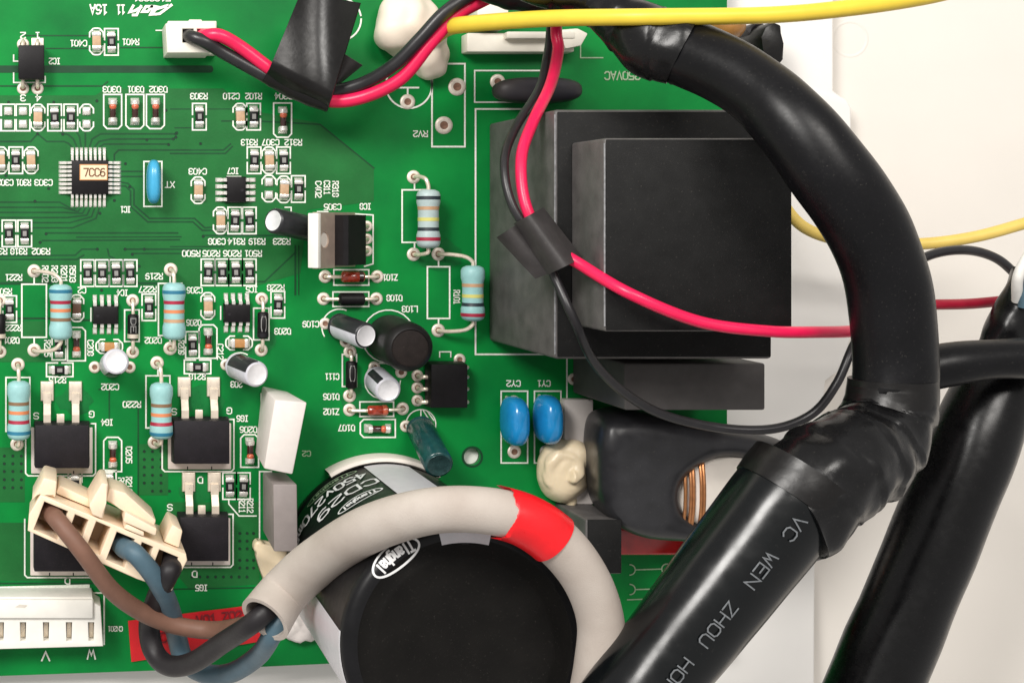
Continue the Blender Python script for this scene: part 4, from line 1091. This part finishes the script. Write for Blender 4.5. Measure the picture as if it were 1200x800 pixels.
ztop = BH - er + er * 1.45
part('white_panel', band(R(-103), R(-77), 25, BH - er + er * 1.5708 + 6.5, 0.6), 'can_white', t, 50)
part('white_panel', band(R(120), R(186), 25, BH - er + 4), 'can_white', t, 50)
def cap_text(s, th, zc, w, h, lw, m='can_print'):
    b = bmesh.new()
    for i, st in enumerate(text_strokes(s, w, h, .34)):
        stroke(densify(st, 3), lw, b, lambda x, y, i=i: cyl_map(th - x / BR, zc - y, 0.55 + .02 * (i % 4)))
    part('lettering', b, m, t, 0)
cap_text('450v270mF', R(-136), 62, 118, 20, 3.0)
cap_text('CD29', R(-124), 100, 78, 22, 3.2)
def cap_logo(th, zc, w, h, txt, m='can_print', lw=2.2):
    b = bmesh.new()
    stroke([(w / 2 * math.cos(2 * math.pi * i / 40), h / 2 * math.sin(2 * math.pi * i / 40)) for i in range(40)], lw, b, lambda x, y: cyl_map(th - x / BR, zc - y, .6), True)
    for i, st in enumerate(text_strokes(txt, w * .76, h * .42)): stroke(densify(st, 2.5), lw, b, lambda x, y, i=i: cyl_map(th - x / BR, zc - y, .6 + .02 * (i % 4)))
    part('printed_logo', b, m, t, 0)
cap_logo(R(-126), 36, 70, 17, 'Tianghai', 'silk_faint', 1.3)
cap_logo(R(-128), BH - er + 16, 56, 22, 'Tianghai', 'can_print', 2.2)
cap_logo(R(-120), 140, 54, 22, 'Tianghai', 'can_print', 2.0)
cap_text('O', R(-90), BH - er + 17, 12, 16, 3.4, 'wire_charcoal'); cap_text('G', R(-84), 48, 18, 26, 3.0, 'wire_blue')
g = lathe([(BR + .6, 0.5), (BR + .6, 20), (BR + 3, 23), (BR + 7, 22), (BR + 8.5, 18), (BR + 9, 0.5)], 30, (BC[0], BC[1], 0), a0=R(-122), a1=R(-58))
cs = [v for v in g.verts]
solo('glue_collar', g, 'ptfe_white', 'white curved collar strip hugging the upper foot of the big black capacitor', 'glue', smooth=50)

# =================================================================== CONNECTORS
# two pole white plug at the upper left
at = (222, 52, 0)
t = thing('wire_plug', 'white two hole plug with red and black wires at upper left', 'connector', None, at)
z1 = 52; s = sc_at(z1)
def Z(px, py): return W(px, py, z1)[:2]
ol = [Z(194, 28), Z(206, 25), Z(220, 26), Z(222, 23), Z(236, 23), Z(238, 26), Z(253, 26), Z(254, 50), Z(246, 62), Z(196, 62)]
wpart('housing', plate(ol, [[Z(214, 34), Z(227, 34), Z(227, 50), Z(214, 50)], [Z(231, 34), Z(243, 34), Z(243, 50), Z(231, 50)]], 1, z1, 1.2), 'connector_white', t, at)
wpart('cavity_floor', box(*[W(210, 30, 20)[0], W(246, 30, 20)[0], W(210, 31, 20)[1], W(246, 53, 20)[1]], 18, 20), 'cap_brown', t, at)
wpart('base', box(195, 252, 27, 66, 0.3, 16, 1.2), 'connector_white', t, at)
# five pole header, lower left
at = (40, 730, 0)
t = thing('pin_header', 'white slotted pin header above the printed letters V and W', 'connector', None, at)
z1 = 40
xs = (1, 27, 54, 81, 107)
def Z2(px, py): return W(px, py, z1)[:2]
wpart('housing', plate([Z2(-60, 699), Z2(108, 699), Z2(111, 706), Z2(118, 710), Z2(121, 757), Z2(-60, 762)], [[Z2(x - 3.5, 729), Z2(x + 3.5, 729), Z2(x + 3.0, 751), Z2(x - 3.0, 751)] for x in xs], 0.5, z1, 1.4), 'header_white', t, at)
wpart('ridge', box(W(-60, 0, 44)[0], W(109, 0, 44)[0], W(0, 702, 44)[1], W(0, 724, 44)[1], 40, 45, 1.6), 'header_white', t, at)
for x in xs:
    q = W(x, 739, 26); wpart('pin', box(q[0] - 2.6, q[0] + 2.6, q[1] - 10, q[1] + 7, 2, 26, .5), 'tin', t, at)
q = W(25, 710, 46); wpart('dirt_mark', prism([(q[0] - 7, q[1] + 1), (q[0] - 2, q[1] - 2), (q[0] + 7, q[1] - 1), (q[0] + 4, q[1] + 2)], 45.05, 45.4), 'smudge', t, at, 0)
bp('silkscreen_outline', poly([(-60, 688), (105, 684), (105, 694), (-60, 699)], 0.9), 'silk'); silk([[(105, 694), (122, 694), (122, 754)]], 1.8)
# cream power plug
at = (128, 612, 0)
ang = R(22.6); z1 = 122
t = thing('power_plug', 'cream three wire plug with brown, blue and black wires', 'connector', None, at)
c = W(124, 636, z1); sL = sc_at(z1)
def U(u, v): return rot2((c[0] + u * sL, c[1] + v * sL), c[:2], ang)
def UR(u0, u1, v0, v1): return [U(u0, v0), U(u1, v0), U(u1, v1), U(u0, v1)]
cells = [(-82, -56), (-49, -33), (-26, -4), (1, 10) , (16, 34), (41, 52), (58, 80)]
cells = [(-84, -55), (-48, -29), (-22, 9), (16, 35), (42, 74)]
cells = [(-85, -53), (-46, -27), (-20, 0), (7, 32), (39, 55), (61, 87)]
vv = [(-17, 18), (-17, 6), (-19, 16), (-17, 18), (-17, 6), (-17, 18)]
hs = [[U(a, v0), U(b_ - 2, v0), U(b_ - 1, v1), U(a + 1, v1)] for (a, b_), (v0, v1) in zip(cells, vv)]
sh = plate([U(-92, -23), U(92, -24), U(96, -18), U(93, 22), U(50, 25), U(-90, 22), U(-96, 4)], hs, 58, z1, 1.5)
wpart('housing', sh, 'cream_plastic', t, at)
wpart('housing_back', prism([U(-92, -22), U(91, -23), U(91, 21), U(-90, 21)], 16, 57.8, 2), 'cream_plastic', t, at)
wpart('corner_tower', prism([U(-99, -10), U(-96, -42), U(-80, -44), U(-74, -24.5), U(-92.5, -24.5)], 40, z1 - 6, 2.5), 'cream_plastic', t, at)
wpart('side_rail', prism([U(-74, -36), U(-24, -34), U(-24, -24.8), U(-74, -24.8)], 30, z1 - 30, 2), 'cream_plastic', t, at)
lk = wpart('latch', prism([U(-36, -34), U(-32, -64), U(-24, -66), U(-18, -44), U(-14, -25), U(-28, -25)], 44, z1 + 4, 2.5), 'cream_plastic', t, at)
wpart('latch_arm', prism([U(-20, -60), U(0, -62), U(46, -46), U(46, -34), U(0, -42), U(-18, -44)], 52, z1 - 8, 2.5), 'cream_plastic', lk, at)
wpart('latch_tip', prism([U(6, -44), U(48, -40), U(50, -31), U(8, -32)], 60, z1 + 6, 2), 'cream_plastic', lk, at)
wpart('rib', prism([U(14, -31), U(36, -30), U(38, -24.6), U(12, -24.6)], 40, z1 + 3, 1.5), 'cream_plastic', t, at)
wpart('end_post', prism([U(66, -48), U(80, -46), U(84, -25), U(64, -25)], 40, z1 - 12, 2.0), 'cream_plastic', t, at)

# =================================================================== RED LABEL
def lab(u, v):
    x0, x1 = 150 + 4 * v, 305
    px = x0 + (x1 - x0) * u; py = (727 - 20 * u) + (48 - 4 * u) * v
    return Vector((*W(px, py, 2)[:2], 2.0 + 1.2 * math.sin(u * 6) ** 2))
lb = sheet(lab, 16, 4, 0.8)
solo('red_label', lb, 'red_label', 'red paper label with faint dark print under the plug wires', 'label')
lbo = bpy.data.objects['red_label']
og = ((lbo.location.x / K) + 600, 400 - lbo.location.y / K, lbo.location.z / K)
lettering('V01', W(242, 723, 4)[0], 723, 9, -7, 24, 2.0, 5.6, lbo, 'label_print', og); lettering('Z02', W(272, 719, 4)[0], 719, 9, -7, 24, 2.0, 5.6, lbo, 'label_print', og); lettering('CN', 196, 744, 11, -7, 18, 2.0, 5.6, lbo, 'label_print', og)

# =================================================================== WIRES
def wire(pts, r, m, label, group=None, n=14, name='wire', **k):
    return solo(name, tube(A(*[(*p, r) if len(p) == 3 else p for p in pts]), r, n, 10, **k), m, label, 'wire', group, 80)
wire([(56, 592, 70), (62, 603, 112), (72, 615, 132), (98, 648, 140), (130, 690, 120), (165, 716, 95), (205, 732, 80), (250, 738, 90), (284, 733, 140), (314, 722, 196), (345, 690, 196)], 11, 'wire_brown', 'brown wire from the cream plug into the grey sleeve', 'plug wires', n=18)
wire([(138, 632, 70), (146, 642, 112), (160, 650, 132), (184, 680, 120), (199, 712, 80), (207, 745, 40), (216, 772, 34), (238, 788, 60), (270, 788, 96), (302, 768, 150), (320, 742, 205), (345, 703, 200)], 12, 'wire_blue', 'blue grey wire curling from the cream plug to the sleeve', 'plug wires', n=18)
wire([(203, 652, 80), (201, 664, 118), (196, 674, 124), (184, 700, 90), (175, 732, 60), (180, 762, 62), (197, 779, 80), (225, 776, 110), (262, 752, 160), (298, 728, 212), (330, 698, 205)], 12.8, 'wire_charcoal', 'black wire looping below the cream plug into the sleeve', 'plug wires', n=18)
# red and black pair at the top
wire([(236, 42, 30), (240, 42, 56), (258, 42, 66), (283, 56, 64), (318, 82, 66), (352, 104, 66), (385, 118, 68), (425, 114, 80), (470, 92, 100), (505, 50, 115), (535, 18, 120), (575, -4, 125), (620, -30, 120)], 8, 'wire_pink', 'red wire from the white two hole plug, upper left')
wire([(218, 42, 30), (223, 43, 54), (240, 49, 62), (262, 62, 58), (312, 90, 60), (345, 108, 62), (385, 108, 66), (425, 98, 82), (462, 76, 105), (492, 46, 120), (520, 16, 128), (552, -6, 130), (600, -30, 125)], 8, 'wire_black', 'black wire beside the red one from the white two hole plug', )
wire([(655, -30, 130), (652, 10, 130), (652, 40, 135), (654, 60, 140), (645, 100, 155), (625, 142, 190), (611, 185, 220), (616, 240, 238), (640, 282, 246), (682, 311, 268), (740, 345, 312), (820, 377, 315), (900, 388, 315), (960, 389, 300), (1000, 388, 270), (1035, 384, 230), (1060, 378, 200)], 7.0, 'wire_pink', 'long bright red wire crossing the transformer and passing under the thick cable')
wire([(1040, 362, 150), (1065, 359, 160), (1092, 357, 165), (1135, 356, 150), (1180, 352, 140), (1215, 348, 140)], 6.2, 'wire_red_shaded', 'red wire run painted darker for shade, between thick cable and the right picture edge')
wire([(648, -20, 110), (645, 40, 120), (641, 70, 130), (632, 105, 145), (604, 150, 185), (591, 190, 218), (600, 240, 234), (632, 290, 240), (650, 325, 246), (673, 375, 258), (702, 432, 225), (760, 478, 192), (830, 499, 185), (900, 503, 195), (950, 486, 205), (980, 450, 215), (1000, 405, 210), (1020, 370, 180), (1048, 330, 160), (1085, 301, 150), (1130, 293, 140), (1168, 303, 130), (1196, 328, 120), (1215, 350, 110)], 5.6, 'wire_black', 'long thin black wire sagging below the transformer then under the thick cable')
wire([(508, 44, 70), (522, 34, 98), (545, 29, 140), (640, 22, 220), (760, 20, 290), (900, 18, 310), (1000, 9, 310), (1085, -4, 300), (1150, -20, 290)], 10.0, 'wire_yellow', 'thick yellow wire across the top of the picture')
wire([(890, 190, 60), (915, 235, 60), (945, 268, 65), (1000, 284, 70), (1075, 286, 80), (1140, 278, 90), (1200, 262, 95), (1240, 250, 95)], 7.0, 'wire_straw', 'pale yellow wire over the enclosure at right, behind thick cable')
# tape flags
def flag(u, v):
    a = Vector((313, 88)).lerp(Vector((384, 130)), u)
    b_ = Vector((352, -8)).lerp(Vector((423, 4)), u)
    p = a.lerp(b_, max(0, v))
    z = 88 - 16 * v + 34 * u * u * (v ** .6 if v > 0 else 0) + 4 * math.sin(u * 5.0 + v * 3)
    if v < 0.12: z -= (0.12 - v) * 160
    return Vector(W(p.x, p.y, z))
at = (*W(350, 105, 60)[:2], 45)
t = thing('tape_flag', 'black tape flag folded over the red and black wires, upper left', 'tape', None, at)
fb = sheet(flag, 14, 22, 1.4); wpart('flag', fb, 'tape_black', t, at, 60)
def ftail(u, v):
    a = Vector((388, 106)).lerp(Vector((398, 60)), v); b_ = Vector((392, 104)).lerp(Vector((425, 77)), v)
    p = a.lerp(b_, u); return Vector(W(p.x, p.y, 58 + 16 * v + 8 * math.sin(u * 3)))
wpart('tail', sheet(ftail, 6, 8, 1.2), 'tape_dull', t, at, 60)
wb2 = tube(A((312, 86, 62), (348, 106, 64), (386, 121, 68)), 11, 18, 8, flat=1.0, wob=1.5, ws=.1); wpart('wrap', wb2, 'tape_black', t, at, 60)
at = (*W(640, 285, 235)[:2], 205)
t = thing('tape_flag', 'dull black tape wrapped round the red and black wires by the transformer', 'tape', None, at)
def wrap(u, v):
    a = Vector((602, 262)).lerp(Vector((642, 322)), u); b_ = Vector((637, 243)).lerp(Vector((683, 302)), u)
    p = a.lerp(b_, v); return Vector(W(p.x, p.y, 238 + 24 * math.sin(math.pi * v) + 14 * u))
wpart('wrap', sheet(wrap, 8, 14, 1.6), 'tape_dull', t, at, 60)
def wrap2(u, v):
    a = Vector((583, 277)).lerp(Vector((628, 326)), u); b_ = Vector((604, 264)).lerp(Vector((645, 319)), u)
    p = a.lerp(b_, v); return Vector(W(p.x, p.y, 226 + 10 * v + 10 * math.sin(3 * v) * (1 - u) + 12 * u))
wpart('tail', sheet(wrap2, 8, 8, 1.6), 'tape_dull', t, at, 60)
def wrap3(u, v):
    a = Vector((604, 264)).lerp(Vector((645, 321)), u); b_ = Vector((637, 243)).lerp(Vector((683, 302)), u)
    p = a.lerp(b_, v); return Vector(W(p.x, p.y, 236 - 16 * math.sin(math.pi * v) + 14 * u))
wpart('wrap_underside', sheet(wrap3, 8, 10, 1.2), 'tape_dull', t, at, 60)

# =================================================================== GREY SLEEVED CABLE
path = A((310, 725, 222, 33), (336, 690, 196, 29.5), (375, 655, 236, 29.5), (430, 620, 310, 29.5), (495, 600, 358, 29.5), (555, 597, 378, 29.5), (610, 608, 382, 29.5), (655, 638, 380, 29.5), (688, 682, 378, 28), (704, 730, 375, 28), (702, 780, 370, 30), (690, 840, 360, 30))
at = (*path[0][:2], path[0][2] - 26)
t = thing('sleeved_cable', 'pale grey woven sleeve with red tape arching over the big capacitor', 'cable', None, at)
wpart('woven_sleeve', tube(path, 24, 32, 12, wob=1.2, ws=0.012, hollow=0.82, flat=0.92), 'glass_sleeve', t, at, 60)
sp = smooth_path([Vector(p) for p in path], 12)
seg = [p for p in sp if 560 < (p[0] - CX) / sc_at(p[2]) + CX < 668 and (p[1] - CY) / sc_at(p[2]) + CY < 660]
i0 = min(range(len(sp)), key=lambda i: abs((sp[i][0] - CX) / sc_at(sp[i][2]) + CX - 594)); i1 = min(range(len(sp)), key=lambda i: abs((sp[i][0] - CX) / sc_at(sp[i][2]) + CX - 650))
rt = [(p[0], p[1], p[2], p[3] + 1.6) for p in sp[i0:i1 + 1]]
rb = tube(rt, 26, 32, 1, raw=True, wob=1.2, ws=.012, hollow=0.9, flat=0.94)
for i, v in enumerate(list(rb.verts)[:32]):
    tt = (Vector(rt[0][:3]) - Vector(rt[1][:3])).normalized()
    kk = 2 + 6 * noise.noise(Vector((i * .45, 3, 0))) + (7 if i in (9, 10, 24, 25) else 0) - (7 if 27 < i or i < 3 else 0)
    v.co += tt * kk
wpart('red_tape', rb, 'tape_red', t, at, 60)

# =================================================================== THICK BLACK CABLE WITH HEAT SHRINK
up = A((770, 50, 262, 40), (800, 61, 275, 41), (845, 80, 305, 41), (889, 108, 335, 43), (930, 147, 362, 47), (965, 192, 375, 50), (1000, 240, 378, 51), (1024, 285, 372, 51), (1040, 335, 365, 51.5), (1048, 400, 360, 51.5), (1048, 450, 360, 51.5), (1036, 500, 360, 51.5))
at = (*up[-1][:2], 300)
t = thing('thick_cable', 'thick black cable bundle curving down right into printed shrink sleeve', 'cable', None, at)
wpart('upper_sleeve', tube(up, 40, 40, 12, wob=1.2, ws=.02), 'sleeve_black', t, at, 60)
d = Vector((-.614, .789)); nrm = Vector((.789, .614))
zL = 400
def ax_pt(s): return (927 + d.x * s, 580 + d.y * s)
a0 = W(*ax_pt(-12), zL); a1 = W(*ax_pt(330), zL); RL = 61 * sc_at(zL)
wpart('printed_sleeve', tube([(*a0, RL * .97), (*[a0[i] + (a1[i] - a0[i]) * .15 for i in range(3)], RL), (*[a0[i] + (a1[i] - a0[i]) * .6 for i in range(3)], RL * .92), (*a1, RL * .86)], RL, 56, 14, wob=1.4, ws=.018), 'sleeve_gloss', t, at, 60)
axv = (Vector(a1) - Vector(a0)).normalized()
def sl_map(s0, phi0):
    base = Vector(W(*ax_pt(s0), zL))
    def f(x, y):     # x along the cable, y across (down in letters = towards the axis)
        k = sc_at(zL); ph = phi0 - y * k / RL
        nn = Vector((nrm.x, nrm.y, 0)) * math.sin(ph) + Vector((0, 0, 1)) * math.cos(ph)
        return base + axv * (x * k) + nn * (RL * (1.0 - .0004 * max(0, s0 - 40)) + 1.5)
    return f
for (s0, wd, tw) in ((38, 'VC', 30), (98, 'WEN', 47), (176, 'ZHOU', 60), (250, 'HON', 46)):
    b = bmesh.new()
    for i, st in enumerate(text_strokes(wd, tw * .94, 13)): stroke(densify(st, 3), 1.7, b, sl_map(s0, R(-8)))
    wpart('lettering', b, 'sleeve_print', t, at, 0)
tw = A((1047, 452, 360, 53.5), (1045, 476, 360, 54.5), (1034, 506, 366, 58), (1012, 530, 378, 63), (985, 546, 392, 66), (958, 566, 400, 68.5), (936, 590, 400, 69.5), (922, 598, 400, 69.5))
wpart('tape_wrap', tube(tw, 50, 44, 12, wob=4.0, ws=.045, ridge=2.2, pitch=30), 'tape_shiny', t, at, 60)
wpart('tape_layer', tube(A((1046, 444, 360, 53.6), (1046, 458, 360, 55.2), (1044, 474, 361, 55.8), (1040, 486, 362, 55.8)), 50, 44, 6, wob=.8, ws=.03), 'tape_black', t, at, 50)
la, lb2 = W(*ax_pt(-30), zL), W(*ax_pt(8), zL)
wpart('tape_layer', tube([(*la, RL * 1.035), (*[(la[i] + lb2[i]) / 2 for i in range(3)], RL * 1.05), (*lb2, RL * 1.035)], RL, 56, 6, wob=1.6, ws=.03), 'tape_black', t, at, 50)
# top taped bundle of the same cable
tb = A((600, -30, 200, 24), (640, -14, 205, 24), (690, 2, 220, 25), (724, 22, 240, 31), (756, 44, 258, 41), (782, 54, 270, 43.5), (800, 61, 276, 43.5))
wpart('tape_wrap', tube(tb, 40, 40, 12, wob=3.5, ws=.04, ridge=2.0, pitch=40), 'tape_shiny', t, at, 60)
q = W(785, 90, 250)
wpart('tape_end', ellipsoid((q[0], q[1], 250), (6, 6, 6), wob=4, ws=.2), 'tape_dull', t, at, 80)
bn = tube(A((560, -14, 150, 14), (600, -4, 150, 16), (640, -2, 160, 17), (690, 2, 170, 17), (720, 20, 170, 18), (735, 40, 160, 18)), 14, 20, 10, wob=3, ws=.06)
solo('tape_bundle', bn, 'tape_black', 'black taped wire bundle behind the yellow wire at the top', 'cable', smooth=80)
# right black sleeve
rs = A((1175, 440, 190, 46), (1158, 475, 195, 52), (1130, 545, 200, 55), (1070, 690, 200, 57), (1000, 860, 200, 58))
at = (*rs[2][:2], 140)
t = thing('thick_cable', 'thick straight black sleeve at the right edge hanging from a cross cable', 'cable', None, at)
wpart('sleeve', tube(rs, 50, 44, 10, wob=1.6, ws=.02), 'sleeve_satin', t, at, 60)
solo('cross_cable', tube(A((1060, 440, 245, 25), (1100, 429, 250, 26), (1150, 422, 255, 24), (1200, 420, 255, 24), (1260, 424, 255, 24)), 20, 28, 10, wob=1.0, ws=.03), 'sleeve_black', 'black cable running level to the right picture edge', 'cable', smooth=80)
solo('taped_cable_end', tube(A((1168, 410, 175, 26), (1182, 385, 178, 30), (1200, 352, 180, 30), (1215, 325, 180, 31)), 24, 28, 10, wob=3.5, ws=.05), 'tape_shiny', 'shiny black taped cable end at the right edge above the level cable', 'cable', smooth=80)
solo('wire', tube(A((1192, 352, 200, 7), (1193, 325, 215, 7), (1204, 302, 215, 7), (1222, 280, 210, 7)), 7, 14, 8), 'wire_white', 'short white wire at the right picture edge above the taped end', 'wire', smooth=80)
solo('wire', tube(A((1200, 360, 205, 8), (1205, 330, 210, 8), (1222, 305, 205, 8)), 7, 14, 8), 'wire_blue', 'short blue wire at the right edge beside the white one', 'wire', smooth=80)

# =================================================================== TOP: white terminal strip, clip and screw near the enclosure edge
at = (600, 50, 0)
t = thing('terminal_strip', 'white flat terminal strip below the yellow wire', 'connector', None, at)
wpart('base', box(540, 664, 42, 64, 0.4, 24, 2), 'connector_white', t, at)
wpart('raised_bar', box(582, 660, 42, 50, 24.1, 36, 1.6), 'connector_white', t, at)
wpart('upper_block', box(548, 584, 8, 38, 0.4, 36, 2), 'connector_white', t, at)
wpart('end_stop', prism([(640, 40), (664, 38), (676, 44), (668, 58), (650, 62)], 24.2, 34, 2), 'connector_white', t, at)
q = W(905, 52, 0)
solo('cable_clip', prism([W(895, 32, 20)[:2], W(903, 26, 20)[:2], W(914, 30, 20)[:2], W(913, 52, 20)[:2], W(917, 70, 20)[:2], W(908, 80, 20)[:2], W(892, 62, 20)[:2], W(890, 44, 20)[:2]], -33.9, 24, 3), 'tape_black', 'black angular clip on the enclosure beside the thick cable', 'clip')
at = W(876, 42, -34)
t = thing('fixing_screw', 'small dark screw on the enclosure left of the black clip', 'screw', None, at)
part('collar', lathe([(0, 1), (11, 1), (12, 4), (12, 24), (10, 26), (8, 25), (8, 20)], 24), 'wire_charcoal', t)
part('head', lathe([(0, 26), (4, 26), (7, 24), (7.8, 21)], 20), 'screw_metal', t)
b = ellipsoid((*W(858, 30, 40)[:2], 20), (20, 18, 34), u=24, v=14)
solo('disc_capacitor', b, 'brown_epoxy', 'brown round disc capacitor peeking from behind the thick cable top', 'capacitor', smooth=80)
